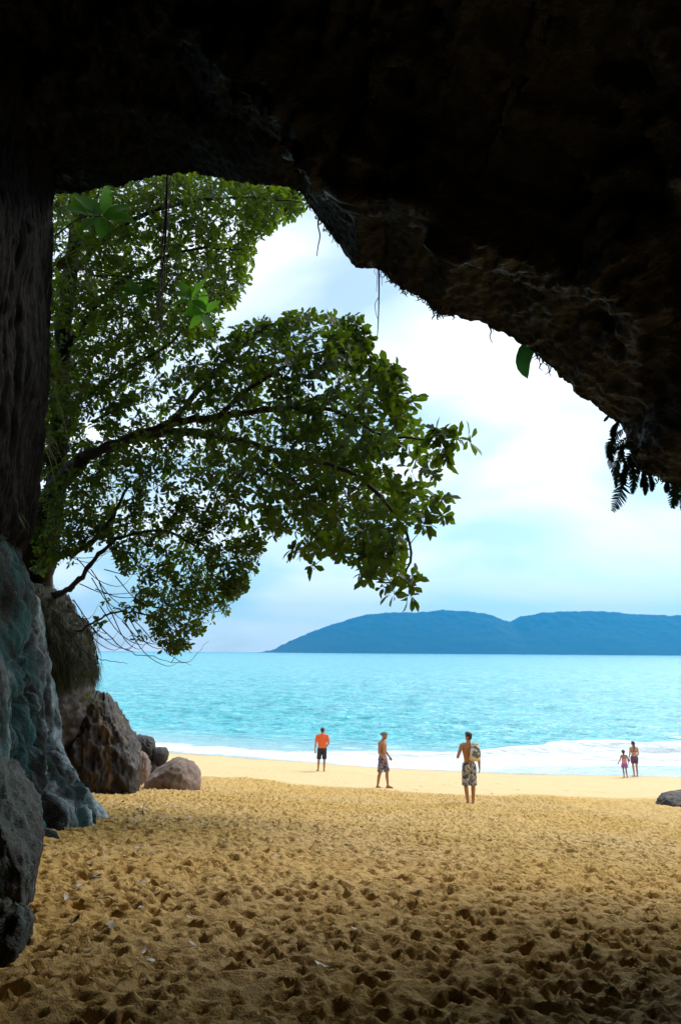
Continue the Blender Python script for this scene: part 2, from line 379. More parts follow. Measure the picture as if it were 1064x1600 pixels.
# ---------------------------------------------------------------- island across the bay
D = 4000.0
rp = [(405, 1024), (428, 1016), (450, 1003), (480, 990), (520, 975), (560, 963), (600, 957), (650, 957), (690, 953), (730, 955), (768, 960), (785, 968), (797, 971), (815, 963),
      (850, 957), (900, 955), (940, 955), (1000, 960), (1064, 962), (1150, 958), (1300, 965), (1500, 985), (1650, 1016)]
rx = [at(a, b, D).x for a, b in rp]; rz = [max(at(a, b, D).z, -6) for a, b in rp]
ix = np.linspace(rx[0] - 20, rx[-1] + 40, 420); iy = np.linspace(D - 520, D + 700, 90)
IX, IY = np.meshgrid(ix, iy, indexing='ij')
P2 = np.stack([IX, IY, IX * 0], -1)
w = np.interp(IY, [D - 520, D - 420, D - 160, D, D + 300, D + 700], [-0.06, 0.05, 0.62, 1.0, 0.8, -0.05])
IZ = np.interp(IX, rx, rz) * w * (1 + 0.12 * (1 - w) * fbm(P2, 0.004, 4, ridge=True)) + (6 * fbm(P2, 0.03, 5, 0.6) + 3.0 * fbm(P2, 0.11, 3, 0.6, off=5)) * np.clip(w, 0, 1) * (1 - 0.3 * sstep(0.9, 1, w))
IZ = np.where(w < 0.02, -4.0, IZ)
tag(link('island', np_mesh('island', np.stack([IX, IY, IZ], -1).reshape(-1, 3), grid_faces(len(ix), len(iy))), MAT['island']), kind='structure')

# ---------------------------------------------------------------- cave roof
lip = [(-420, 1500, 9.0), (-400, 1000, 9.0), (-330, 560, 9.2), (-180, 370, 9.4), (-60, 318, 9.6), (0, 311, 9.8), (70, 305, 10.0), (130, 301, 10.2), (180, 291, 10.4), (240, 275, 10.6), (300, 268, 10.8), (380, 286, 11.0),
       (440, 291, 11.1), (470, 299, 11.2), (490, 330, 11.2), (520, 370, 11.2), (545, 402, 11.2), (556, 419, 11.2), (595, 421, 11.2), (630, 452, 11.2), (665, 469, 11.2), (684, 491, 11.2),
       (740, 501, 11.1), (775, 513, 11.0), (810, 532, 10.9), (840, 552, 10.8), (872, 582, 10.7), (902, 612, 10.6), (940, 641, 10.5), (972, 668, 10.4), (985, 720, 10.3), (1012, 742, 10.2), (1064, 762, 10.0), (1150, 800, 9.9), (1300, 880, 9.8), (1460, 1010, 9.6),
       (1560, 1250, 9.5), (1600, 1560, 9.4)]
LS = 0.84                                       # the roof's edge hangs this much nearer than the far end of the left wall
lip = [(x, y, Y * float(np.interp(x, [-420, 90, 420], [1.16, 1.14, LS]))) for x, y, Y in lip]
L = np.array([tuple(at(*q)) for q in lip])
seg = np.concatenate([[0], np.cumsum(np.linalg.norm(np.diff(L, axis=0), axis=1))])
sa_, sb_ = seg[4] - 0.3, seg[33]
uu = np.concatenate([np.arange(0, sa_, 0.12), np.arange(sa_, sb_, 0.03), np.arange(sb_, seg[-1], 0.12)])
uu = np.clip(uu, 0, seg[-1])
LU = np.stack([np.interp(uu, seg, L[:, i]) for i in range(3)], 1)
vi = np.concatenate([-np.linspace(1, 0, 40)[:-1] ** 1.6, np.linspace(0, 1, 310) ** 1.3])
nu, nv = len(uu), len(vi)
RP = np.zeros((nu, nv, 3))
for j, v in enumerate(vi):
    if v <= 0:                                  # outer face: straight up and a little back, then over the top
        o = -v
        RP[:, j, 0] = LU[:, 0] * (1 + 0.35 * o); RP[:, j, 1] = LU[:, 1] - 0.3 * o - 2.5 * o ** 3; RP[:, j, 2] = LU[:, 2] + 7.5 * o
    else:
        Yv = LU[:, 1] * (1 - v) + (-9.0) * v
        tt = 1 - Yv / LU[:, 1]
        s_ = 1 + 0.16 * np.sin(np.clip(tt, 0, 1.2) * 2.2) - 0.16 * tt ** 2
        s_ = s_ * (1 - 0.97 * sstep(0.80, 1.0, v))
        s_ = np.where(LU[:, 2] < CAM_Z, np.maximum(s_, 0.6), s_) if v < 0.8 else s_
        RP[:, j, 0] = LU[:, 0] * s_; RP[:, j, 1] = Yv; RP[:, j, 2] = CAM_Z + (LU[:, 2] - CAM_Z) * s_
Nn = grid_normals(RP)
# make normals point into the cave (down) for a positive = outwards-into-room displacement
inner = np.broadcast_to(np.abs(vi)[None, :], (nu, nv))
rot = np.array([[0.94, 0.05, -0.33], [0.0, 1, 0.0], [0.33, 0.1, 0.94]])
PB = RP @ rot.T
big = fbm(PB, (0.22, 0.45, 0.9), 4, 0.5, ridge=True)
steps = fbm(PB, (0.16, 0.65, 1.3), 3, 0.5, off=20); steps = (np.floor(steps * 3.5) + sstep(0.15, 0.5, steps * 3.5 - np.floor(steps * 3.5))) / 3.5
fine = fbm(PB, (1.2, 2.4, 4.5), 5, 0.6, ridge=True, off=40); vf = fbm(RP, 8.0, 3, 0.6, off=9)
fall = sstep(0.0, 0.12, inner)
ridge = fbm(PB, (0.7, 1.6, 3.2), 5, 0.62, ridge=True, off=77)
disp = fall * (0.24 * big + 0.62 * steps) + (0.3 + 0.7 * fall) * (0.055 * fine + 0.06 * ridge) + 0.035 * vf
sgn = np.sign((Nn * (np.array([0, 3.0, CAM_Z]) - RP)).sum(-1, keepdims=True))
dirv = Nn * sgn
dirv = dirv * np.where(np.array(vi)[None, :, None] < 0, -1, 1)
near_lip = sstep(0.05, 0.0, inner)[..., None]
rad_in = -(RP - np.array([0, 0, CAM_Z])) * np.array([1, 0, 1]); rad_in /= np.linalg.norm(rad_in, axis=-1, keepdims=True) + 1e-6
dirv = dirv * (1 - near_lip) + rad_in * near_lip
RP = RP + dirv * disp[..., None]
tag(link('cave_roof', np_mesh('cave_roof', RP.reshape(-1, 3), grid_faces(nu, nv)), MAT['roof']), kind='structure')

# ---------------------------------------------------------------- left rock wall
edge_rows = [(230, 84), (300, 76), (500, 75), (640, 71), (740, 61), (800, 53), (835, 46), (862, 26), (885, 32), (960, 62), (1080, 84), (1160, 98), (1230, 132), (1290, 168), (1320, 178), (1345, 182), (1400, 190)]
ez = np.array([at(a, b, 11.0).z for b, a in edge_rows])[::-1]; ex = np.array([at(a, b, 11.0).x for b, a in edge_rows])[::-1]
wz = np.concatenate([np.arange(2.6, 8.0, 0.022), np.arange(8.0, 13.2, 0.035)])
sY = np.concatenate([np.arange(1.5, 4, 0.08), np.arange(4, 11.0, 0.024)])
xf = np.interp(sY, [1.5, 3, 4.3, 5.2, 6.3, 8.5, 11], [-1.1, -1.35, -1.70, -2.0, -2.36, -2.72, -3.07])
# after the last row the surface turns away to the left, out of sight
turn = np.linspace(0, 1, 60)[1:]
tY = 11.0 + 0.55 * np.sin(turn * math.pi / 2) ** 0.8 + 0.0; tX = -6.0 * turn ** 2.2
nU = len(sY) + len(turn); nZ = len(wz)
WP = np.zeros((nU, nZ, 3))
exz = np.interp(wz, ez, ex); ex_f = -3.07
for i in range(nU):
    if i < len(sY):
        k_ = sstep(3.0, 9.0, sY[i]) * 0.35 + 0.65
        WP[i, :, 0] = xf[i] + (exz - ex_f) * k_; WP[i, :, 1] = sY[i]
    else:
        j = i - len(sY); WP[i, :, 0] = exz + tX[j]; WP[i, :, 1] = tY[j]
    WP[i, :, 2] = wz
Nw = grid_normals(WP); Nw *= np.sign(Nw[len(sY) // 2, nZ // 3, 0])
low = sstep(7.4, 6.9, WP[..., 2])
bigw = fbm(WP, (0.5, 0.5, 0.35), 4, 0.5, off=50); rib = fbm(WP, (1.6, 1.6, 0.30), 4, 0.55, ridge=True, off=60)
fib = fbm(WP, (7, 7, 0.7), 4, 0.6, ridge=True, off=70); finew = fbm(WP, (4, 4, 2.2), 4, 0.6, off=80)
edgef = 1 - 0.7 * np.exp(-((WP[..., 1] - 11.05) / 0.5) ** 2)
gran = fbm(WP, (9, 9, 6), 4, 0.65, off=33)
WS = WP.copy(); WS[..., 1] = WP[..., 1] - 0.16 * (WP[..., 2] - 3.0)
strk = fbm(WS, (0.3, 2.1, 0.16), 3, 0.5, ridge=True, off=120)
fan = sstep(7.6, 8.8, WP[..., 1]) * sstep(6.4, 4.6, WP[..., 2])
dw = edgef * (0.20 * bigw + 0.06 * rib) + (0.022 * finew + 0.012 * gran) * low + 0.08 * strk * fan + (1 - low) * 0.075 * fib + 0.02 * fib * low
fac = np.abs(perlin(WP[..., 0] * 0.9 + 3, WP[..., 1] * 0.8, WP[..., 2] * 0.55)) + 0.5 * np.abs(perlin(WP[..., 0] * 2 + 9, WP[..., 1] * 1.9 + 4, WP[..., 2] * 1.2)) + 0.25 * np.abs(perlin(WP[..., 0] * 4.4, WP[..., 1] * 4.1 + 4, WP[..., 2] * 2.6))
dw += 0.30 * (fac - 0.35) * low * edgef
for y0_, sl_, z0_, z1_ in ((7.4, 0.85, 3.0, 6.8), (8.3, 0.55, 3.0, 6.2), (9.4, 0.30, 3.0, 5.6), (7.0, -0.5, 4.4, 7.0)):
    yl = y0_ + sl_ * (WP[..., 2] - 3.2) + 0.12 * finew + 0.25 * bigw
    dw -= 0.17 * np.exp(-np.abs(WP[..., 1] - yl) / 0.045) * sstep(z1_, z1_ - 0.4, WP[..., 2]) * sstep(z0_ - 0.1, z0_ + 0.2, WP[..., 2])
# the deep crack between the near slab and the main face, and smaller fissures
cy = np.interp(WP[..., 2], [3.2, 4.2, 5.0, 5.6], [6.75, 6.65, 6.3, 5.9])
dw -= 1.1 * np.exp(-((WP[..., 1] - cy + 0.1) / 0.42) ** 4) * sstep(6.0, 5.2, WP[..., 2])
for (ya, yb, wd, dp_) in ((7.6, 8.4, 0.07, 0.16), (9.2, 9.9, 0.06, 0.14), (9.9, 10.6, 0.05, 0.12), (6.9, 7.5, 0.05, 0.14), (8.5, 9.0, 0.04, 0.10)):
    cyl = ya + (yb - ya) * (WP[..., 2] - 3) / 3 + 0.18 * finew
    dw -= dp_ * np.exp(-((WP[..., 1] - cyl) / wd) ** 2) * sstep(5.4, 4.6, WP[..., 2])
WP = WP + Nw * dw[..., None]
me = np_mesh('rock_wall', WP.reshape(-1, 3), grid_faces(nU, nZ))
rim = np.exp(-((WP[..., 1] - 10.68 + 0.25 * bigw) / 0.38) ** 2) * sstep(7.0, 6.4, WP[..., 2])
painted_sheen = np.maximum(rim, 0.9 * fan * sstep(0.38, 0.66, strk)) * np.clip(0.9 + 0.9 * finew, 0, 1)  # bright wet rim and foot ridge tops, painted as paler rock
me.attributes.new('painted_sheen', 'FLOAT', 'POINT').data.foreach_set('value', np.clip(painted_sheen, 0, 1).ravel().astype(np.float32))
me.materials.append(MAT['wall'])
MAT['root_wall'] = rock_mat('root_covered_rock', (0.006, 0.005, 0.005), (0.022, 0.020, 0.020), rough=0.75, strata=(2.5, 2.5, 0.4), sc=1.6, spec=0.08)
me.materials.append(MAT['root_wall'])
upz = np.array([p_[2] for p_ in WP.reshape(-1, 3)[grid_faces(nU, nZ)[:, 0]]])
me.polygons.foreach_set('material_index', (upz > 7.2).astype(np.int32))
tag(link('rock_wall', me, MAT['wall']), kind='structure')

# ---------------------------------------------------------------- boulders and other rocks
def boulder(name, label, c, size, mat, seed, rotz=0.0, tilt=(0, 0), sub=5, chop=5, rough=0.16, power=2.6, group='rocks along the foot of the cliff', planes=()):
    bm = bmesh.new(); bmesh.ops.create_icosphere(bm, subdivisions=sub, radius=1)
    V = np.array([v.co[:] for v in bm.verts]); Fc = [[v.index for v in f.verts] for f in bm.faces]; bm.free()
    V /= (np.abs(V) ** power).sum(1)[:, None] ** (1 / power)
    r_ = np.random.default_rng(seed)
    for _ in range(chop):
        n = r_.normal(size=3); n /= np.linalg.norm(n); d = r_.uniform(0.72, 0.92)
        e = np.clip(V @ n - d, 0, None); V -= np.outer(e * 0.85, n)
    for n, d in planes:
        n = np.array(n); n = n / np.linalg.norm(n); V -= np.outer(np.clip(V @ n - d, 0, None) * 0.92, n)
    n = V / np.linalg.norm(V, axis=1)[:, None]
    V = V + n * (rough * fbm(V, 1.1, 3, off=seed) + 0.07 * fbm(V, 3.0, 5, 0.62, ridge=True, off=seed + 3) + 0.02 * fbm(V, 14, 2, off=seed))[:, None]
    V = V * np.array(size)
    R = np.array(Matrix.Rotation(rotz, 3, 'Z') @ Matrix.Rotation(tilt[0], 3, 'Y') @ Matrix.Rotation(tilt[1], 3, 'X'))
    V = V @ R.T
    o = link(name, np_mesh(name, V, np.array(Fc)), mat, loc=c)
    return tag(o, label, 'rock', group)
def bpx(x0, x1, y0, y1, Y, depth=None, sink=0.12):
    a, b = at(x0, y1, Y), at(x1, y0, Y)
    return ((a.x + b.x) / 2, Y, (a.z + b.z) / 2 - sink / 2), (abs(b.x - a.x) / 2, depth or abs(b.x - a.x) / 2, abs(b.z - a.z) / 2 + sink / 2)

c, s = bpx(-110, 66, 1180, 1490, 5.4, 0.60, 0.3)
boulder('boulder', 'brown grey upright slab in front of the black crack in the left wall', c, s, MAT['slab'], 21, 0.12, (-0.10, 0), 6, 5, 0.09, 3.6, planes=(((0.75, -0.1, 0.66), 0.80), ((0.4, -0.9, 0.1), 0.85)))
c, s = bpx(-80, 44, 1405, 1540, 4.5, 0.32, 0.3)
boulder('boulder', 'low pointed rock at the bottom left corner before the upright slab', c, s, MAT['slab'], 25, 0.3, (0.25, 0), 5, 5, 0.12)
c, s = bpx(100, 220, 1090, 1266, 16.0, 1.0, 0.5)
boulder('boulder', 'tall dark boulder with ochre drip stains below, joined to the mossy cliff', c, s, MAT['boulder'], 6, 0.2, (-0.02, 0), 6, 6, 0.06, 3.2, planes=(((0.66, -0.15, 0.7), 0.72), ((0.15, -0.8, 0.55), 0.8)))
c, s = bpx(202, 243, 1150, 1186, 20.3, 0.5, 0.1)
boulder('boulder', 'blocky dark boulder perched above the small cracked stones', c, s, MAT['boulder_dark'], 9, 0.3, (0.12, 0), 5, 6, 0.1, 3.4)
c, s = bpx(194, 214, 1142, 1186, 20.5, 0.4, 0.1)
boulder('boulder', 'small brown stone wedged between tall stained boulder and blocky one', c, s, MAT['boulder_dark'], 12, 0, (0, 0), 4, 5, 0.12)
c, s = bpx(203, 236, 1176, 1232, 19.6, 0.45, 0.3)
boulder('boulder', 'pinkish upright stone under the blocky dark boulder', c, s, MAT['pink'], 15, 0.1, (0.1, 0), 5, 6, 0.12, 3.0)
c, s = bpx(237, 264, 1168, 1194, 20.2, 0.3, 0.1)
boulder('boulder', 'small round dark stone on top beside the pink boulder', c, s, MAT['boulder_dark'], 17, 0, (0, 0), 4, 3, 0.12)
c, s = bpx(219, 256, 1188, 1226, 19.9, 0.35, 0.3)
boulder('boulder', 'dark leaning stone between pink boulder and pinkish upright stone', c, s, MAT['boulder_dark'], 19, 0, (-0.5, 0), 4, 5, 0.12)
c, s = bpx(230, 312, 1178, 1246, 18.0, 0.75, 0.35)
boulder('boulder', 'smooth pink granite boulder with rounded end lying on the sand', c, (s[0] * 1.02, s[1], s[2] * 0.86), MAT['pink'], 31, 0.1, (0.26, 0), 5, 0, 0.06, 2.5, planes=(((-0.75, -0.1, 0.65), 0.7),))
c, s = bpx(1026, 1130, 1238, 1256, 22.8, 0.8, 0.2)
boulder('boulder', 'low grey brown rock half buried in sand at right edge', c, s, MAT['boulder'], 41, 0.0, (-0.12, 0), 5, 4, 0.14, group='half buried rocks on the open sand')

# mossy cliff behind the wall: stacked rings
rows = [(895, 30, 15.4), (915, 62, 15.2), (940, 92, 15.0), (985, 118, 15.0), (1022, 134, 15.0), (1050, 136, 15.1), (1075, 131, 15.3), (1110, 140, 15.5), (1150, 144, 15.9), (1200, 146, 16.3), (1262, 156, 16.4)]
nr, na = 150, 220
rz_ = np.array([at(a, b, 15.5).z for b, a, y in rows])[::-1]; rx_ = np.array([at(a, b, y).x for b, a, y in rows])[::-1]; ry_ = np.array([y for *_, y in rows])[::-1]
zz = np.linspace(rz_[0] - 0.5, rz_[-1], nr)
ang = np.linspace(-math.pi * 0.95, math.pi * 0.75, na)
EP = np.zeros((na, nr, 3))
for j, z in enumerate(zz):
    xr, yr = np.interp(z, rz_, rx_), np.interp(z, rz_, ry_)
    hx = 5.0 if j < nr - 12 else 5.0 * (nr - j) / 12.0 + 0.01
    ca, sa = np.cos(ang), np.sin(ang)
    EP[:, j, 0] = xr - 5.0 + hx * np.sign(ca) * np.abs(ca) ** 0.7; EP[:, j, 1] = yr + 2.4 * np.sign(sa) * np.abs(sa) ** 0.8; EP[:, j, 2] = z
Ne = grid_normals(EP); Ne *= np.sign(Ne[int(na * 0.45), nr // 2, 0])
EP += Ne * (0.12 * fbm(EP, 0.8, 4, off=90) + 0.10 * fbm(EP, (2.2, 2.2, 1.1), 4, 0.6, ridge=True, off=93) + 0.03 * fbm(EP, 9, 3, off=3))[..., None]
me = np_mesh('cliff', EP.reshape(-1, 3), grid_faces(na, nr))
me.materials.append(MAT['boulder_dark']); me.materials.append(MAT['mossy'])
fz = EP.reshape(-1, 3)[grid_faces(na, nr)[:, 0]]
me.polygons.foreach_set('material_index', (fz[:, 2] + 0.25 * np.sin(fz[:, 0] * 7) > at(0, 1062, 15).z).astype(np.int32))
tag(link('cliff', me, MAT['boulder']), kind='structure')
# the wooded slope the cave is cut into, left of the mossy cliff and out of the frame
hx_, hy_ = np.linspace(-45, -8.2, 60), np.linspace(10.5, 30, 40)
HX, HY = np.meshgrid(hx_, hy_, indexing='ij'); P3 = np.stack([HX, HY, HX * 0], -1)
HZ = 2.0 + 5.2 * sstep(-7.8, -13, HX) * sstep(30, 24, HY) + 6 * sstep(-12, -40, HX) + 0.5 * fbm(P3, 0.4, 3)
tag(link('hillside', np_mesh('hillside', np.stack([HX, HY, HZ], -1).reshape(-1, 3), grid_faces(60, 40)), MAT['mossy']), kind='structure')

# grass tufts and moss strands hanging over the mossy cliff
def blade_set(mb, base, n, ln, wd, dirs, droop, r_):
    for _ in range(n):
        d = np.array(dirs, float) + r_.normal(size=3) * 0.45; d /= np.linalg.norm(d)
        l_ = ln * r_.uniform(0.55, 1.25); side = np.cross(d, [0.2, 0.1, 1]); side /= np.linalg.norm(side) + 1e-6
        b = np.array(base, float) + r_.normal(size=3) * 0.03
        pts = []
        for k in range(6):
            tt = k / 5; pts.append(b + d * l_ * tt + np.array([0, 0, -droop * l_ * tt * tt]))
        V = []; 
        for k, p_ in enumerate(pts):
            w_ = wd * (1 - (k / 5) ** 2) * r_.uniform(0.9, 1.1) + 0.0006
            V += [p_ - side * w_, p_ + side * w_]
        mb.add(V, [(2 * k, 2 * k + 1, 2 * k + 3, 2 * k + 2) for k in range(5)])
r_ = np.random.default_rng(5); mb = MB()
top = EP.reshape(-1, 3); sel = top[(top[:, 2] > at(0, 1062, 15).z) & (top[:, 1] < 17.2) & (top[:, 0] > -8.5)]
for p_ in sel[r_.integers(0, len(sel), 2600)]:
    blade_set(mb, p_, 3, 0.19, 0.007, (0.5, -0.6, -0.1), 1.3, r_)
tag(mb.build('moss', MAT['moss']), 'olive moss and hanging grass on the cliff edge', kind='stuff')

# ---------------------------------------------------------------- leaves
def leaf_geo(L_, W_, shape='obovate', fold=0.22, curl=0.18, seg_=6):
    """a leaf along +Y from the origin, its upper face to +Z"""
    V = []; 
    for k in range(seg_ + 1):
        t_ = k / seg_
        if shape == 'obovate': w_ = W_ * math.sin(math.pi * min(1, t_ ** 1.7)) ** 0.75 if 0 < t_ < 1 else 0.0
        elif shape == 'lance': w_ = W_ * math.sin(math.pi * t_ ** 0.85) ** 0.9 if 0 < t_ < 1 else 0.0
        else: w_ = W_ * math.sin(math.pi * t_ ** 0.6) if 0 < t_ < 1 else 0.0
        w_ = max(w_, 0.004)
        y = L_ * t_; z = -curl * L_ * t_ * t_
        V += [(-w_, y, z + fold * w_), (0, y, z), (w_, y, z + fold * w_)]
    Fc = []
    for k in range(seg_):
        a = 3 * k; Fc += [(a, a + 1, a + 4, a + 3), (a + 1, a + 2, a + 5, a + 4)]
    return np.array(V), Fc
def frame_from(d, up):
    y = d / (np.linalg.norm(d) + 1e-9); x = np.cross(y, up); x /= np.linalg.norm(x) + 1e-9; z = np.cross(x, y)
    return np.stack([x, y, z], 1)
LV = [leaf_geo(1.0, 0.24, 'obovate', 0.25, c_, 4) for c_ in (0.05, 0.18, 0.3)]
LV2 = [leaf_geo(1.0, 0.20, 'lance', 0.25, c_, 3) for c_ in (0.1, 0.3)]
leaf_meshes = [np_mesh('leaf', v, f, True) for v, f in LV]
leaf_meshes2 = [np_mesh('leaf', v, f, True) for v, f in LV2]
def inside(poly, x, y):
    c_ = False; n = len(poly); j = n - 1
    for i in range(n):
        xi, yi = poly[i]; xj, yj = poly[j]
        if (yi > y) != (yj > y) and x < (xj - xi) * (y - yi) / (yj - yi) + xi: c_ = not c_
        j = i
    return c_
def edge_dist(poly, x, y):
    best = 1e9; n = len(poly)
    for i in range(n):
        ax, ay = poly[i]; bx_, by_ = poly[(i + 1) % n]
        dx, dy = bx_ - ax, by_ - ay; t_ = max(0, min(1, ((x - ax) * dx + (y - ay) * dy) / (dx * dx + dy * dy + 1e-9)))
        best = min(best, math.hypot(x - ax - t_ * dx, y - ay - t_ * dy))
    return best
def tree(label, base, trunk, limbs, crowns, lmat, seed, lsize, templates, tmeshes, name='almond_tree', extra=()):
    """limbs: (points, r0, r1); crowns: (outline, Y0, Y1, count, size factor): the outline bounds a volume between two depths"""
    r_ = np.random.default_rng(seed); root = empty(name, base); inv = np.array(base)
    tag(root, label, 'tree', 'trees over the left side of the beach')
    nodes = []
    def limb(nm, pts, ra, rb, ns=8):
        P = smooth_path(pts, 6); P = P + r_.normal(size=P.shape) * 0.012
        rr = np.linspace(ra, rb, len(P)) * (1 + 0.12 * np.sin(np.arange(len(P)) * 1.7))
        mb = MB(); mb.add(*tube(P - inv, rr, ns)); mb.build(nm, MAT['bark'], root); return P
    nodes.append(limb('trunk', trunk[0], trunk[1], trunk[2], 10))
    for pts, ra, rb in limbs: nodes.append(limb('limb', pts, ra, rb))
    nodes = list(np.concatenate(nodes)[::2])
    tw = MB(); V = []; Fc = []; nvt = 0; singles = []
    ros = []
    for poly, Ya, Yb, cnt, sf, dens in crowns:
        xs = [p_[0] for p_ in poly]; ys = [p_[1] for p_ in poly]; k = 0
        while k < cnt:
            x, y = r_.uniform(min(xs), max(xs)), r_.uniform(min(ys), max(ys))
            if not inside(poly, x, y): continue
            ed = edge_dist(poly, x, y)
            th = min(1, ed / 60.0)
            Y = (Ya + Yb) / 2 + (Yb - Ya) / 2 * r_.uniform(-1, 1) * (0.3 + 0.7 * th)
            p_ = np.array(at(x, y, Y))
            g = fbm(p_[None, :], 0.75, 2, off=seed)[0]
            if sf <= 1.0 and ed + 60 * fbm(p_[None, :], 1.5, 2, off=seed + 5)[0] < 4: continue
            if r_.uniform() > dens + 0.9 * g + (0.5 if ed < 22 else 0): continue
            ros.append((p_, sf * (0.80 + 0.42 * min(1, max(0, (x - 330) / 330.0))), ed)); k += 1
    r_.shuffle(ros) if False else None
    arr = np.array(nodes)
    order = sorted(range(len(ros)), key=lambda i: np.min(np.linalg.norm(arr - ros[i][0], axis=1)))
    pool = np.zeros((len(arr) + 5 * len(ros), 3)); pool[:len(arr)] = arr; npool = len(arr)
    for i in order:
        p_, sf, ed = ros[i]
        dd = np.linalg.norm(pool[:npool] - p_, axis=1) + 0.25 * np.clip(pool[:npool, 2] - p_[2], 0, 9)
        q_ = pool[int(np.argmin(dd))]; d = p_ - q_; ln = np.linalg.norm(d)
        if ln > 1e-3:
            mid = q_ + d * 0.5 + np.array([0, 0, -0.10 * ln]) + r_.normal(size=3) * 0.06 * ln
            P = smooth_path([q_, mid, p_], 3)
            tw.add(*tube(P - inv, np.linspace(0.007 + 0.006 * min(ln, 1.5), 0.0035, len(P)), 4, False))
            for a in P[1::2]: pool[npool] = a; npool += 1
        dirv = d / (ln + 1e-6) + np.array([0, 0, 0.35]) + r_.normal(size=3) * 0.35; dirv /= np.linalg.norm(dirv)
        a1 = np.cross(dirv, [0.3, 0.2, 0.9]); a1 /= np.linalg.norm(a1); a2 = np.cross(dirv, a1)
        n = r_.integers(6, 11); ph = r_.uniform(0, 6.28)
        for m in range(n):
            q2 = ph + m * 2.399; el = r_.uniform(-0.25, 0.75)
            dl = (a1 * math.cos(q2) + a2 * math.sin(q2)) * math.cos(el) + dirv * math.sin(el) + np.array([0, 0, -0.25])
            R = frame_from(dl, dirv + r_.normal(size=3) * 0.4)
            sz = lsize * sf * r_.uniform(0.5, 1.25)
            b = p_ + dirv * r_.uniform(-0.04, 0.06) + dl * 0.015
            ti = int(r_.integers(len(templates)))
            if ed < 26 and len(singles) < 300 and r_.uniform() < 0.45:
                singles.append((R, b, sz, ti)); continue
            tv, tf = templates[ti]
            V.append((tv * sz) @ R.T + b - inv); Fc.append(np.array(tf) + nvt); nvt += len(tv)
    for P in extra: tw.add(*tube(P - inv, np.linspace(0.010, 0.003, len(P)), 4, False))
    link('crown', np_mesh('crown', np.concatenate(V), np.concatenate(Fc)), lmat, root)['kind'] = 'stuff'
    tw.build('twigs', MAT['bark'], root)['kind'] = 'stuff'
    for R, b, sz, ti in singles:
        o = link('leaf', tmeshes[ti], lmat, root)
        m = Matrix(R.tolist()).to_4x4() @ Matrix.Scale(sz, 4); m.translation = Vector(b - inv); o.matrix_local = m
    return root
A = at
main_poly = [(345, 535), (380, 505), (430, 497), (480, 490), (545, 505), (575, 545), (612, 585), (632, 640), (664, 668), (690, 692), (664, 735), (668, 785), (640, 825), (632, 880), (620, 905), (590, 890), (555, 885), (520, 865), (470, 870), (430, 840), (400, 860), (330, 800), (250, 780), (180, 720), (140, 690), (150, 640), (240, 585)]
low_poly = [(190, 800), (250, 780), (330, 800), (405, 850), (395, 890), (365, 945), (330, 985), (280, 1020), (245, 1000), (225, 960), (200, 900), (150, 830)]
left_poly = [(52, 800), (62, 660), (110, 640), (160, 700), (230, 760), (225, 830), (150, 850), (90, 900), (50, 890)]
sparse = [(110, 940), (200, 880), (250, 960), (300, 1010), (250, 1025), (190, 1005), (150, 985)]
tips = [(676, 665), (738, 672), (740, 700), (712, 720), (680, 700)]
tips2 = [(690, 770), (710, 780), (700, 805), (660, 835), (650, 800)]
tips3 = [(545, 900), (590, 880), (655, 900), (660, 930), (630, 942), (590, 915), (552, 922)]
tips5 = [(590, 560), (622, 585), (648, 625), (645, 650), (615, 615)]
tips6 = [(655, 730), (690, 735), (700, 760), (660, 765)]
tips7 = [(350, 900), (410, 860), (400, 890), (372, 945), (352, 940)]
tips8 = [(415, 500), (430, 488), (560, 492), (575, 540), (520, 505)]
tips4 = [(455, 860), (500, 850), (490, 885), (468, 885)]
b0 = A(20, 960, 15.6)
bare = []; rt = np.random.default_rng(9)
for _ in range(30):
    x0, y0 = rt.uniform(75, 210), rt.uniform(800, 985); Y_ = rt.uniform(13.6, 14.8); dx = rt.uniform(40, 130); dy = rt.uniform(-10, 70)
    bare.append(smooth_path([A(x0, y0, Y_), A(x0 + dx * 0.35, y0 + dy * 0.6 + 12, Y_ - 0.1), A(x0 + dx * 0.75, y0 + dy + 8, Y_ - 0.15), A(x0 + dx, y0 + dy - rt.uniform(0, 22), Y_ - 0.2)], 4))
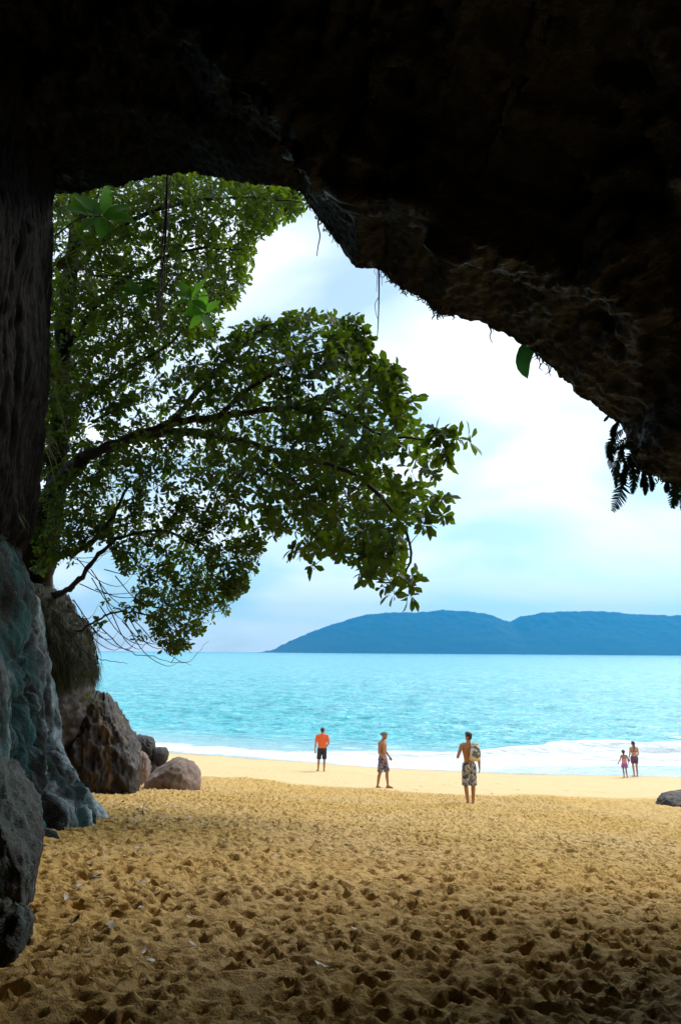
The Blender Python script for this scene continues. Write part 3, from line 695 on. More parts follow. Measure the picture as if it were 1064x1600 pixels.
tree('spreading beach almond tree leaning out over the sand with dark horizontal limbs',
     tuple(b0), ([b0, A(50, 850, 15.0), A(85, 770, 14.4), A(130, 715, 13.9)], 0.26, 0.15),
     [([A(130, 715, 13.9), A(190, 690, 13.6), A(270, 662, 13.2), A(340, 652, 13.0), A(430, 640, 12.8), A(520, 640, 12.6), A(600, 680, 12.4), A(700, 690, 12.2)], 0.10, 0.012),
      ([A(190, 690, 13.6), A(270, 675, 13.9), A(350, 682, 13.8), A(430, 706, 13.5), A(500, 722, 13.2), A(580, 760, 13.0), A(640, 850, 12.8), A(625, 925, 12.7)], 0.095, 0.012),
      ([A(270, 662, 13.2), A(310, 610, 13.4), A(360, 560, 13.6), A(400, 520, 13.6), A(440, 500, 13.6)], 0.06, 0.012),
      ([A(340, 652, 13.0), A(400, 600, 12.6), A(470, 560, 12.4), A(550, 540, 12.4)], 0.05, 0.012),
      ([A(50, 895, 15.2), A(90, 872, 14.8), A(140, 850, 14.5), A(172, 815, 14.2), A(200, 760, 14.0)], 0.085, 0.025),
      ([A(60, 935, 15.2), A(100, 925, 14.8), A(125, 905, 14.5), A(150, 872, 14.3), A(190, 840, 14.1), A(260, 830, 13.9), A(330, 870, 13.7)], 0.07, 0.015),
      ([A(70, 960, 15.0), A(120, 985, 14.6), A(150, 970, 14.4), A(200, 955, 14.2), A(260, 975, 14.0), A(300, 1020, 13.9)], 0.03, 0.006),
      ([A(70, 960, 15.0), A(110, 1000, 14.7), A(160, 1030, 14.5), A(200, 1036, 14.4)], 0.014, 0.004),
      ([A(150, 970, 14.4), A(190, 1010, 14.3), A(240, 1028, 14.2), A(300, 1040, 14.1)], 0.012, 0.003),
      ([A(200, 955, 14.2), A(240, 1000, 14.1), A(290, 1035, 14.0), A(325, 1003, 14.0)], 0.010, 0.003)],
     [(main_poly, 11.6, 15.8, 1600, 1.0, 0.52), (low_poly, 13.0, 15.6, 620, 0.85, 0.6), (left_poly, 13.2, 15.6, 760, 0.8, 0.6), (sparse, 13.8, 14.8, 22, 0.85, 0.6),
      (tips, 11.8, 12.4, 9, 1.25, 2), (tips2, 12.0, 12.6, 8, 1.1, 2), (tips3, 12.3, 12.9, 12, 1.15, 2), (tips4, 12.4, 12.9, 5, 1.2, 2), (tips5, 12.2, 12.8, 10, 1.15, 2), (tips6, 12.2, 12.7, 4, 1.15, 2), (tips7, 13.4, 13.9, 9, 1.1, 2), (tips8, 12.8, 13.4, 16, 1.05, 2)],
     MAT['leaf'], 101, 0.185, LV, leaf_meshes, extra=bare)
up_poly = [(80, 250), (240, 240), (430, 250), (482, 300), (482, 322), (440, 345), (402, 368), (394, 410), (380, 450), (345, 500), (335, 530), (240, 575), (150, 640), (95, 690), (52, 670), (56, 540), (62, 400), (66, 300)]
b1 = A(60, 955, 15.8)
tree('tall dark tree behind the rock wall with its canopy under the cave roof',
     tuple(b1), ([b1, A(78, 840, 15.0), A(92, 700, 14.2), A(98, 560, 13.6), A(110, 430, 13.2), A(130, 300, 12.8), A(170, 180, 12.6)], 0.22, 0.08),
     [([A(98, 560, 13.6), A(150, 480, 13.2), A(220, 420, 13.0), A(300, 390, 12.8), A(380, 390, 12.6)], 0.07, 0.012),
      ([A(110, 430, 13.2), A(180, 360, 12.8), A(270, 320, 12.6), A(360, 310, 12.5), A(470, 315, 12.4)], 0.06, 0.012),
      ([A(95, 650, 14.0), A(150, 610, 13.6), A(210, 570, 13.4), A(260, 540, 13.3), A(330, 470, 13.2)], 0.055, 0.012)],
     [(up_poly, 11.6, 16.0, 3000, 1.0, 0.7)], MAT['leaf_up'], 202, 0.165, LV + LV2, leaf_meshes + leaf_meshes2, 'canopy_tree')

# ---------------------------------------------------------------- plants on the wall and roof
def leafy_plant(label, base, tips_, size, mat, seed, shape=(1.0, 0.24, 'lance', 0.2, 0.25, 8)):
    r_ = np.random.default_rng(seed); root = empty('broadleaf_plant', base); tag(root, label, 'plant', 'broad leaved plants on the rock wall')
    b = np.array(tuple(base)); stem = MB()
    lm = np_mesh('leaf', *leaf_geo(*shape))
    for hub in tips_:
        h = np.array(tuple(hub)); P = smooth_path([b, (b + h) / 2 + np.array([0.05, -0.05, 0.12]), h], 5)
        stem.add(*tube(P - b, np.linspace(0.014, 0.008, len(P)), 5))
        n = 7; ph = r_.uniform(0, 6)
        for m in range(n):
            q2 = ph + m * 2 * math.pi / n + r_.uniform(-0.2, 0.2)
            dl = np.array([math.cos(q2), -0.35 + r_.uniform(-0.3, 0.2), math.sin(q2) * 0.8 + 0.1])
            R = frame_from(dl, np.array([0.1, -0.75, 0.55]) + r_.normal(size=3) * 0.25)
            o = link('leaf', lm, mat, root); mm = Matrix(R.tolist()).to_4x4() @ Matrix.Scale(size * r_.uniform(0.75, 1.15), 4); mm.translation = Vector(h - b + dl * 0.02); o.matrix_local = mm
    stem.build('stem', MAT['vine'], root)
leafy_plant('bright green plant with big pointed leaves at the top of the rock wall', A(85, 370, 11.5), [A(160, 338, 11.6)], 0.56, MAT['leaf_bright'], 3)
leafy_plant('bright green leafy rosette low in front of the upper canopy', A(120, 420, 11.9), [A(222, 462, 11.8)], 0.34, MAT['leaf_bright'], 5)
leafy_plant('fresh green leaf cluster nearest the gap between both tree crowns', A(140, 430, 12.0), [A(300, 468, 11.6), A(318, 490, 11.7)], 0.38, MAT['leaf_bright'], 8)
def strap_plant(label, base, n, ln, seed, dirs=(0.75, -0.3, 0.45)):
    r_ = np.random.default_rng(seed); root = empty('strap_plant', base); tag(root, label, 'plant', 'strap leaved tufts on the rock wall')
    for i in range(n):
        mb = MB(); blade_set(mb, (0, 0, 0), 1, ln, 0.013, dirs, 1.0, r_); mb.build('blade', MAT['blade'], root)
strap_plant('arching strap leaved tuft just below the biggest bright plant', A(92, 415, 11.5), 44, 1.15, 11)
strap_plant('olive grass tuft on the wall edge beside the dark trunk at mid height', A(76, 590, 11.5), 30, 0.85, 12)
strap_plant('small strap leaved tuft hanging under the roof at the wall top', A(88, 322, 11.5), 26, 0.8, 13, (0.6, -0.3, -0.1))
strap_plant('thin yellow green tuft growing above the narrow waist of the wall', A(62, 690, 11.5), 22, 0.6, 14, (0.7, -0.4, 0.2))
strap_plant('short grass tuft at the foot of the root covered wall', A(12, 800, 10.0), 18, 0.5, 15, (0.3, -0.5, 0.7))
strap_plant('spiky grass clump on the mossy cliff rim next to the sea view', A(134, 1088, 15.1), 14, 0.4, 16, (0.5, -0.2, 0.7))

def AL(x, y, Y): return at(x, y, Y * LS)
def hanging(name, label, strands, cat, mat='vine', group='dangling roots and vines'):
    mb = MB()
    for pts, ra, rb in strands: P = smooth_path(pts, 5); mb.add(*tube(P, np.linspace(ra, rb, len(P)), 5))
    return tag(mb.build(name, MAT[mat]), label, cat, group)
r_ = np.random.default_rng(77)
st = []
for k in range(13):
    o1, o2, o3 = r_.normal(size=3) * (4, 5, 5)
    end = r_.uniform(430, 640)
    st.append(([A(262 + o1 * 0.7, 262, 10.5), A(258 + o1, 380, 10.45), A(250 + o2, 470, 10.4), A(246 + o3, end, 10.4)] if end > 490 else [A(264 + o1, 262, 10.5), A(259 + o2, 350, 10.5), A(254 + o3, end, 10.5)], r_.uniform(0.004, 0.010), 0.003))
hanging('hanging_vine', 'long bundle of thin roots hanging from the roof before the left trees', st, 'vine')
hanging('hanging_root', 'single crooked root dangling near the left end of the rock slope', [([AL(499, 338, 11.1), AL(497, 352, 11.1), AL(500, 368, 11.1), AL(497, 385, 11.1), AL(495, 400, 11.1)], 0.012, 0.006), ([AL(507, 352, 11.1), AL(504, 362, 11.1)], 0.006, 0.004), ([AL(521, 372, 11.1), AL(518, 380, 11.1)], 0.006, 0.003), ([AL(527, 378, 11.1), AL(528, 387, 11.1)], 0.006, 0.003)], 'root')
hanging('hanging_root', 'straggly root bundle hanging from the flat step of the rock edge', [([AL(592, 416, 11.1), AL(592, 460, 11.1), AL(591, 500, 11.1), AL(589, 533, 11.1)], 0.012, 0.005), ([AL(590, 416, 11.1), AL(589, 440, 11.1), AL(588, 456, 11.1)], 0.005, 0.003), ([AL(594, 416, 11.1), AL(596, 432, 11.1), AL(597, 446, 11.1)], 0.005, 0.003), ([AL(591, 465, 11.1), AL(586, 475, 11.1), AL(587, 488, 11.1), AL(590, 498, 11.1)], 0.005, 0.004), ([AL(586, 416, 11.1), AL(585, 424, 11.1), AL(587, 430, 11.1)], 0.004, 0.003)], 'root')
hanging('hanging_root', 'short curled rootlets under the rock edge left of the big leaf', [([AL(684, 488, 11.0), AL(683, 496, 11.0), AL(684, 500, 11.0)], 0.016, 0.008), ([AL(764, 508, 11.0), AL(767, 518, 11.0), AL(765, 526, 11.0), AL(769, 536, 11.0)], 0.012, 0.005), ([AL(770, 508, 11.0), AL(771, 520, 11.0)], 0.008, 0.004), ([AL(690, 492, 11.0), AL(693, 498, 11.0)], 0.010, 0.006)], 'root')
# big drooping leaf
root = empty('hanging_leaf', tuple(AL(876, 580, 10.5))); tag(root, 'large single green leaf drooping on a stalk below the rock edge', 'leaf')
b = np.array(tuple(AL(876, 580, 10.5))); at_ = np.array(tuple(AL(836, 552, 10.3)))
mb = MB(); mb.add(*tube(smooth_path([b, AL(860, 571, 10.45), AL(845, 558, 10.4), at_], 4) - b, np.linspace(0.014, 0.009, 13), 6)); mb.build('stalk', MAT['vine'], root)
leafV = []
outl_l = [(838, 553), (822, 541), (816, 537), (810, 544), (806, 556), (805, 566), (808, 577), (815, 586), (824, 592)]
outl_r = [(838, 553), (841, 548), (836, 548), (832, 556), (830, 562), (828, 568), (827, 576), (826, 584), (824, 592)]
mid_l = [(838, 553), (829, 545), (825, 544), (820, 551), (817, 560), (816, 568), (817, 577), (820, 585), (824, 592)]
mb = MB(); V = []
for i in range(9):
    V += [tuple(np.array(tuple(AL(*outl_l[i], 10.25 + 0.02 * i))) - b), tuple(np.array(tuple(AL(*mid_l[i], 10.36))) - b), tuple(np.array(tuple(AL(*outl_r[i], 10.22 + 0.02 * i))) - b)]
mb.add(V, [f for i in range(8) for f in ((3 * i, 3 * i + 1, 3 * i + 4, 3 * i + 3), (3 * i + 1, 3 * i + 2, 3 * i + 5, 3 * i + 4))])
mb.build('blade', MAT['drop_leaf'], root)
# ferns
def frond(a, b_, sag, seed, wid=0.13, base=None):
    a = np.array(tuple(a)); b_ = np.array(tuple(b_)); r_ = np.random.default_rng(seed)
    P = smooth_path([a, (a + b_) / 2 + np.array(sag), b_], 12); n = len(P); mb = MB(); mb.add(*tube(P - base, np.linspace(0.007, 0.002, n), 4))
    t_ = np.gradient(P, axis=0); t_ /= np.linalg.norm(t_, axis=1)[:, None]
    for i in range(2, n):
        f = i / n; ln = wid * math.sin(math.pi * (0.12 + 0.86 * f)) ** 0.8
        sd = np.cross(t_[i], [0.1, 1, 0.1]); sd /= np.linalg.norm(sd)
        for sg in (-1, 1):
            d = sd * sg + t_[i] * 0.45 + r_.normal(size=3) * 0.12; d /= np.linalg.norm(d)
            w_ = t_[i] * 0.011; c_ = P[i] - base
            mb.add([c_ - w_, c_ + w_, c_ + d * ln * 0.6 + w_ * 0.9 + np.array([0, 0, -0.01]), c_ + d * ln + np.array([0, 0, -0.02]), c_ + d * ln * 0.6 - w_ * 0.9 + np.array([0, 0, -0.01])], [(0, 1, 2, 3, 4)])
    return mb
def fern(label, base, fr, seed):
    root = empty('hanging_fern', tuple(base)); tag(root, label, 'fern', 'ferns hanging from the roof edge')
    for k, (p0, p1, sag, w_) in enumerate(fr): frond(p0, p1, sag, seed + k, w_ * FW, np.array(tuple(base))).build('frond', MAT['fern'], root)
Yf = 10.1; FW = 0.72
fern('fern clump with the longest curled frond under the right rock edge', AL(975, 690, Yf),
     [(AL(975, 668, Yf), AL(955, 720, Yf), (-.1, 0, 0), .09), (AL(985, 680, Yf), AL(958, 742, Yf), (-.12, 0, .05), .10), (AL(975, 700, Yf), AL(962, 760, Yf), (-.06, -.05, 0), .08), (AL(966, 735, Yf), AL(957, 797, Yf - .1), (.07, 0, .02), .16),
      (AL(985, 715, Yf), AL(987, 770, Yf), (.03, 0, 0), .10), (AL(978, 720, Yf), AL(972, 758, Yf), (0, 0, 0), .08), (AL(968, 655, Yf), AL(960, 690, Yf), (-.05, 0, 0), .07), (AL(950, 648, Yf), AL(943, 656, Yf), (0, 0, 0), .03),
      (AL(992, 690, Yf), AL(975, 722, Yf - .2), (-.1, 0, .05), .09), (AL(1000, 700, Yf), AL(985, 745, Yf - .2), (-.08, 0, .05), .10)], 300)
fern('small fern with two short fronds between the clump and the right edge', AL(1008, 738, Yf),
     [(AL(1003, 735, Yf), AL(1007, 772, Yf), (.02, 0, 0), .07), (AL(1014, 742, Yf), AL(1017, 766, Yf), (.02, 0, 0), .06), (AL(1008, 735, Yf), AL(1000, 760, Yf), (0, 0, 0), .05)], 330)
fern('fern with one broad pointed frond at the right edge of the photo', AL(1052, 752, Yf),
     [(AL(1052, 750, Yf), AL(1050, 792, Yf), (.02, 0, 0), .13), (AL(1062, 755, Yf), AL(1064, 795, Yf), (.04, 0, 0), .09), (AL(1042, 750, Yf), AL(1040, 768, Yf), (0, 0, 0), .06)], 350)
# strap of moss fringe on the lip
mb = MB(); r_ = np.random.default_rng(8)
Lp = np.array([tuple(at(x, y, Y)) for x, y, Y in lip if 470 <= x <= 1070])
for _ in range(560):
    i = r_.integers(0, len(Lp) - 1); p_ = Lp[i] + (Lp[i + 1] - Lp[i]) * r_.uniform() + np.array([0, r_.normal() * 0.08, 0.04])
    if perlin(p_[:1] * 1.3, p_[:1] * 0 + 0.4, p_[2:] * 1.3)[0] < 0.05: continue
    ln = r_.uniform(0.02, 0.11) * (1.5 if p_[0] > 2.2 else 0.8)
    mb.add(*tube([p_, p_ + np.array([r_.normal() * 0.015, 0, -ln * 0.6]), p_ + np.array([r_.normal() * 0.03, 0, -ln])], [0.012, 0.009, 0.003], 4))
tag(mb.build('moss', MAT['fern']), 'dark moss fringe along the edge of the roof', kind='stuff')

# fallen leaves along the foot of the wall
fl = [np_mesh('fallen_leaf', *leaf_geo(1.0, w_, 'obovate', f_, c_, 5)) for w_, f_, c_ in ((0.25, 0.5, 0.25), (0.22, -0.3, -0.3), (0.28, 0.2, 0.4))]
fl2 = [m_.copy() for m_ in fl]
for m_ in fl: m_.materials.append(MAT['dead_leaf'])
for m_ in fl2: m_.materials.append(MAT['dead_leaf_pale'])
n = 0
while n < 150:
    y = r_.uniform(4.2, 13.5); x = np.interp(y, [4, 6, 8.5, 11, 13.5], [-1.35, -2.05, -2.5, -2.95, -4.0]) + r_.exponential(0.55) + 0.05
    if x > 3: continue
    pale = r_.uniform() < 0.35
    o = link('fallen_leaf', (fl2 if pale else fl)[r_.integers(3)], None)
    o.scale = (0.075 * r_.uniform(0.6, 1.3),) * 3; o.location = (x, y, ground(x, y) + 0.014); o.rotation_euler = (r_.normal() * 0.25, r_.normal() * 0.25, r_.uniform(0, 6.28))
    tag(o, 'pale bleached dead leaf lying on the sand by the left rock wall' if pale else 'brown dead leaf lying on the sand by the left rock wall', 'leaf', 'pale fallen leaves on the sand' if pale else 'brown fallen leaves on the sand'); n += 1

# ---------------------------------------------------------------- people
def capsule(p0, p1, ra, rb, ns=14, flat0=False, flat1=False, sx_=1.0):
    p0, p1 = np.array(p0, float), np.array(p1, float); d = p1 - p0; ln = np.linalg.norm(d); d = d / ln
    pts, rr = [], []
    if not flat0:
        for a in (85, 60, 30): pts.append(p0 - d * ra * math.sin(rad(a))); rr.append(ra * math.cos(rad(a)))
    pts += [p0, p0 + d * ln * 0.5, p1]; rr += [ra, (ra + rb) / 2, rb]
    if not flat1:
        for a in (30, 60, 85): pts.append(p1 + d * rb * math.sin(rad(a))); rr.append(rb * math.cos(rad(a)))
    return tube_fix(pts, rr, d, ns)
def tube_fix(pts, rr, d, ns):
    a = np.cross(d, [0.3, 0.9, 0.1] if abs(d[1]) < 0.8 else [0.9, 0.1, 0.3]); a /= np.linalg.norm(a); b = np.cross(d, a)
    V = [p_ + r1 * (math.cos(2 * math.pi * k / ns) * a + math.sin(2 * math.pi * k / ns) * b) for p_, r1 in zip(pts, rr) for k in range(ns)]
    n = len(pts)
    Fc = [(i * ns + k, i * ns + (k + 1) % ns, (i + 1) * ns + (k + 1) % ns, (i + 1) * ns + k) for i in range(n - 1) for k in range(ns)]
    return V, Fc + [tuple(range(ns - 1, -1, -1)), tuple((n - 1) * ns + k for k in range(ns))]
def loft(rings, ns=20):
    V = []
    for cx, cy_, cz, ax, ay in rings:
        for k in range(ns):
            q2 = 2 * math.pi * k / ns; c_, s2 = math.cos(q2), math.sin(q2)
            V.append((cx + ax * math.copysign(abs(c_) ** 0.85, c_), cy_ + ay * math.copysign(abs(s2) ** 0.85, s2), cz))
    n = len(rings)
    return V, [(i * ns + k, i * ns + (k + 1) % ns, (i + 1) * ns + (k + 1) % ns, (i + 1) * ns + k) for i in range(n - 1) for k in range(ns)] + [tuple(range(ns - 1, -1, -1)), tuple((n - 1) * ns + k for k in range(ns))]
def ball(c_, r1):
    bm = bmesh.new(); bmesh.ops.create_icosphere(bm, subdivisions=3, radius=1)
    V = np.array([v.co[:] for v in bm.verts]) * np.array(r1) + np.array(c_); Fc = [[v.index for v in f.verts] for f in bm.faces]; bm.free(); return V, Fc
def fuse(mb, name, mat, parent, voxel=0.007, smooth=4):
    """one continuous surface from overlapping shapes"""
    o = mb.build(name, mat, parent)
    m = o.modifiers.new('r', 'REMESH'); m.mode = 'VOXEL'; m.voxel_size = voxel; m.use_smooth_shade = True
    m2 = o.modifiers.new('s', 'SMOOTH'); m2.iterations = smooth; m2.factor = 0.5
    m3 = o.modifiers.new('d', 'DECIMATE'); m3.ratio = 0.4
    dg = bpy.context.evaluated_depsgraph_get(); me = bpy.data.meshes.new_from_object(o.evaluated_get(dg)); me.name = name
    o.modifiers.clear(); o.data = me
    if len(me.materials) == 0: me.materials.append(mat)
    me.polygons.foreach_set('use_smooth', np.ones(len(me.polygons), bool))
    return o
def hand(mb, wrist, d, palm_n, k=1.0, curl=0.35, thumb=1):
    """palm, four fingers of unequal length with bent knuckles and a thumb from the side of the palm"""
    w = np.array(wrist, float); d = np.array(d, float); d /= np.linalg.norm(d); n = np.array(palm_n, float); n -= d * (n @ d); n /= np.linalg.norm(n); s_ = np.cross(d, n)
    mb.add(*capsule(w, w + d * 0.03 * k, 0.024 * k, 0.026 * k)); mb.add(*capsule(w + d * 0.02 * k + s_ * 0.018 * k, w + d * 0.075 * k + s_ * 0.026 * k, 0.017 * k, 0.014 * k)); mb.add(*capsule(w + d * 0.02 * k - s_ * 0.018 * k, w + d * 0.075 * k - s_ * 0.026 * k, 0.017 * k, 0.014 * k)); mb.add(*capsule(w + d * 0.03 * k, w + d * 0.078 * k, 0.018 * k, 0.015 * k))
    for q2, ln in ((-1.5, 0.055), (-0.5, 0.072), (0.5, 0.078), (1.5, 0.068)):
        b = w + d * 0.08 * k + s_ * q2 * 0.021 * k
        m_ = b + (d * math.cos(curl) + n * math.sin(curl)) * ln * 0.5 * k
        e = m_ + (d * math.cos(2.2 * curl) + n * math.sin(2.2 * curl)) * ln * 0.5 * k
        mb.add(*capsule(b, m_, 0.0095 * k, 0.009 * k, 8)); mb.add(*capsule(m_, e, 0.009 * k, 0.0075 * k, 8))
    b = w + d * 0.022 * k + s_ * thumb * 0.025 * k; m_ = b + (d * 0.6 + s_ * thumb * 0.7 + n * 0.25) * 0.042 * k; e = m_ + (d * 0.9 + n * 0.35) * 0.032 * k
    mb.add(*capsule(b, m_, 0.012 * k, 0.0105 * k, 8)); mb.add(*capsule(m_, e, 0.0105 * k, 0.008 * k, 8))
def foot(mb, ankle, toe, k=1.0):
    a = np.array(ankle, float); t_ = np.array(toe, float)
    d = t_ - a; d[2] = 0; d /= np.linalg.norm(d) + 1e-6; s_ = np.array([-d[1], d[0], 0])
    heel = np.array([a[0], a[1], 0.032 * k]) - d * 0.035 * k; ballp = np.array([a[0], a[1], 0.03 * k]) + d * 0.125 * k
    mb.add(*capsule(a, heel, 0.036 * k, 0.034 * k)); mb.add(*capsule(heel, ballp + s_ * 0.012 * k, 0.033 * k, 0.03 * k)); mb.add(*capsule(a - [0, 0, .02 * k], ballp, 0.034 * k, 0.026 * k)); mb.add(*capsule(heel, ballp - s_ * 0.018 * k, 0.032 * k, 0.028 * k))
    for i, (o_, ln) in enumerate(((0.03, 0.055), (0.012, 0.056), (-0.004, 0.05), (-0.019, 0.043), (-0.032, 0.034))):
        b = ballp + s_ * o_ * k * 1.0; b[2] = 0.018 * k; mb.add(*capsule(b, b + d * ln * k, (0.015 if i == 0 else 0.0105) * k, (0.012 if i == 0 else 0.0085) * k, 8))
def head(mb, c_, look, k=1.0, tilt=0.0):
    """skull, jaw, nose, lips, brow and ears; look = horizontal facing"""
    c_ = np.array(c_, float); f = np.array([look[0], look[1], tilt], float); f /= np.linalg.norm(f); s_ = np.cross(f, [0, 0, 1]); s_ /= np.linalg.norm(s_); u_ = np.cross(s_, f)
    P = lambda a, b, z: c_ + (f * a + s_ * b + u_ * z) * k
    mb.add(*ball(P(-0.012, 0, 0.02), 0.088 * k * np.array([0.92, 1.0, 1.05]) if abs(f[1]) > 0.7 else 0.088 * k * np.array([1.0, 0.92, 1.05])))
    mb.add(*capsule(P(0.025, 0, 0.02), P(0.048, 0, -0.075), 0.066 * k, 0.036 * k)); mb.add(*capsule(P(-0.01, 0.02, -0.03), P(0.04, 0.012, -0.08), 0.05 * k, 0.03 * k)); mb.add(*capsule(P(-0.01, -0.02, -0.03), P(0.04, -0.012, -0.08), 0.05 * k, 0.03 * k))
    mb.add(*capsule(P(0.085, 0, 0.018), P(0.103, 0, -0.022), 0.010 * k, 0.015 * k, 8)); mb.add(*capsule(P(0.077, -0.02, -0.056), P(0.077, 0.02, -0.056), 0.009 * k, 0.009 * k, 8)); mb.add(*capsule(P(0.075, -0.02, -0.066), P(0.075, 0.02, -0.066), 0.010 * k, 0.010 * k, 8)); mb.add(*capsule(P(0.074, -0.035, 0.03), P(0.074, 0.035, 0.03), 0.013 * k, 0.013 * k, 8))
    for sg in (-1, 1): mb.add(*capsule(P(-0.005, sg * 0.082, 0.012), P(0.002, sg * 0.08, -0.03), 0.017 * k, 0.012 * k, 8))
    return P
def eyes(P, k, parent):
    for sg in (-1, 1):
        mb = MB(); mb.add(*ball(P(0.077, sg * 0.030, 0.008), np.full(3, 0.012 * k))); e = mb.build('eye', MAT['eye'], parent)
MAT['eye'] = plain('eye_white', (0.5, 0.48, 0.46), 0.3, 0.1)
def skin(name, col):
    q = NT(name); p_ = q.pos(obj=True); f = q.noise(p_, 7, 4); c_ = q.mix(f, tuple(x * 0.86 for x in col), tuple(x * 1.14 for x in col))
    return q.set(Base_Color=c_, Roughness=0.5, Subsurface_Weight=0.08, Subsurface_Scale=0.02)
MAT['skin_a'] = skin('tan_skin', (0.42, 0.19, 0.085)); MAT['skin_b'] = skin('brown_skin', (0.36, 0.16, 0.075)); MAT['skin_c'] = skin('light_brown_skin', (0.44, 0.23, 0.13)); MAT['skin_d'] = skin('child_skin', (0.30, 0.14, 0.08))
MAT['hair'] = plain('black_hair', (0.012, 0.010, 0.010), 0.45, 0.4, 60, 0.5)
MAT['orange'] = plain('orange_cotton', (0.80, 0.13, 0.025), 0.85, 0.12, 9, 0.2)
MAT['navy'] = plain('dark_shorts', (0.02, 0.024, 0.034), 0.85, 0.3, 20, 0.2)
MAT['grey'] = plain('grey_rubber', (0.18, 0.17, 0.19), 0.7, 0.3, 20)
MAT['black'] = plain('black_rubber', (0.025, 0.025, 0.03), 0.6, 0.3, 20)
MAT['cap'] = plain('grey_green_cap', (0.16, 0.18, 0.155), 0.85, 0.3, 18, 0.2)
MAT['purple'] = plain('purple_shorts', (0.11, 0.05, 0.12), 0.85, 0.4, 26, 0.2)
MAT['pink_cloth'] = plain('pink_swimsuit', (0.55, 0.19, 0.33), 0.8, 0.2, 15, 0.2)
def printed(name, a, b, sc, thr, c3=None):
    q = NT(name); p_ = q.pos(obj=True); f = q.noise(p_, sc, 3, 0.6, 0.8); c_ = q.mix(q.ramp(f, [(thr - 0.03, 0.0), (thr + 0.03, 1.0)]), a, b)
    if c3: c_ = q.mix(q.ramp(q.noise(p_, sc * 0.6, 2), [(0.54, 0.0), (0.6, 1.0)]), c_, c3)
    return q.set(Base_Color=c_, Roughness=0.85, Normal=q.bump(q.noise(p_, 18, 3), 0.3, 0.01))
MAT['bw'] = printed('black_white_print', (0.025, 0.025, 0.03), (0.52, 0.51, 0.55), 22, 0.475, (0.05, 0.05, 0.06))
MAT['plaid'] = printed('grey_lilac_print', (0.085, 0.065, 0.085), (0.30, 0.25, 0.36), 16, 0.52)
MAT['skirt'] = printed('pink_purple_print', (0.45, 0.18, 0.34), (0.13, 0.04, 0.14), 26, 0.5)
MAT['bag'] = printed('cream_bag_print', (0.68, 0.66, 0.58), (0.74, 0.72, 0.66), 9, 0.5, (0.16, 0.16, 0.12))
MAT['yellow'] = plain('yellow_cloth', (0.66, 0.58, 0.18), 0.8, 0.15)

def person(label, px, py, Y, rz, J, skn, k=1.0, group='people on the beach'):
    """J: joint positions in metres, x right, y ahead, z up, soles on z = 0"""
    p_ = at(px, py, Y); root = empty('person', (p_.x, Y, ground(p_.x, Y) - 0.012), rz)
    tag(root, label, 'person', group)
    mb = MB(); w = J.get('build', 1.0)
    for rg in ('torso',): mb.add(*loft(J['torso']))
    n0, hc = np.array(J['neck']), np.array(J['head'])
    mb.add(*capsule(n0, hc + np.array([0, -0.01, -0.03]) * k, 0.058 * k * w, 0.052 * k))
    P = head(mb, J['head'], J['look'], k, J.get('tilt', 0))
    for sd, th in (('L', 1), ('R', -1)):
        s0, e0, w0 = [np.array(J[a + sd], float) for a in ('sh', 'el', 'wr')]
        mb.add(*capsule((n0 * 0.35 + s0 * 0.65) + np.array([0, 0, 0.005]), s0, 0.056 * k * w, 0.058 * k * w)); mb.add(*capsule(s0, e0, 0.052 * k * w, 0.039 * k * w)); mid = e0 + (w0 - e0) * 0.3
        mb.add(*capsule(e0, mid, 0.039 * k * w, 0.041 * k * w)); mb.add(*capsule(mid, w0, 0.041 * k * w, 0.026 * k * w))
        hd = J.get('hd' + sd, w0 - e0); hand(mb, w0, hd, J.get('pn' + sd, (0.9 if sd == 'L' else -0.9, 0.2, 0)), k, 0.35, 1 if sd == 'L' else -1)
        h0, k0, a0 = [np.array(J[a + sd], float) for a in ('hip', 'kn', 'an')]
        mb.add(*capsule(h0, k0, 0.086 * k * w, 0.056 * k * w)); calf = k0 + (a0 - k0) * 0.3 + np.array([0, -0.012, 0])
        mb.add(*capsule(k0, calf, 0.053 * k * w, 0.058 * k * w)); mb.add(*capsule(calf, a0, 0.058 * k * w, 0.034 * k * w)); foot(mb, a0, J['toe' + sd], k)
    mb.add(*ball(np.array(J['hipL']) * 0.5 + np.array(J['hipR']) * 0.5 + np.array([0, -0.035, 0.0]) * k, np.array([0.145, 0.085, 0.10]) * k * w))
    body = fuse(mb, 'body', skn, root, 0.0065 if k > 0.85 else 0.0055)
    eyes(P, k, root)
    return root, P
def shorts(root, J, waist, hem, mat, k=1.0, flare=1.25, name='shorts'):
    """waist: list of loft rings from the waistband down to the crotch; each leg a flared tube down to the hem"""
    mb = MB(); mb.add(*loft(waist))
    for sd in 'LR':
        h0, k0 = np.array(J['hip' + sd], float), np.array(J['kn' + sd], float)
        t_ = (h0[2] - hem) / (h0[2] - k0[2]); e = h0 + (k0 - h0) * t_ if t_ <= 1 else k0 + (np.array(J['an' + sd]) - k0) * ((k0[2] - hem) / (k0[2] - J['an' + sd][2]))
        mb.add(*capsule(h0 + np.array([0, 0, 0.03]), e, 0.104 * k * J.get('build', 1), 0.080 * k * flare * J.get('build', 1), 18, False, True))
    return fuse(mb, name, mat, root, 0.008, 2)
def hair(root, P, k, shape, extra=()):
    mb = MB()
    for a, b, z, r1 in shape: mb.add(*ball(P(a, b, z), np.array(r1) * k))
    for p0, p1, ra, rb in extra: mb.add(*capsule(P(*p0), P(*p1), ra * k, rb * k))
    return fuse(mb, 'hair', MAT['hair'], root, 0.007, 1)
short_hair = [(-0.022, 0, 0.045, (0.088, 0.088, 0.082)), (0.02, 0, 0.085, (0.072, 0.07, 0.045)), (-0.05, 0, 0.0, (0.062, 0.055, 0.075)), (0.045, 0, 0.098, (0.045, 0.05, 0.028))]

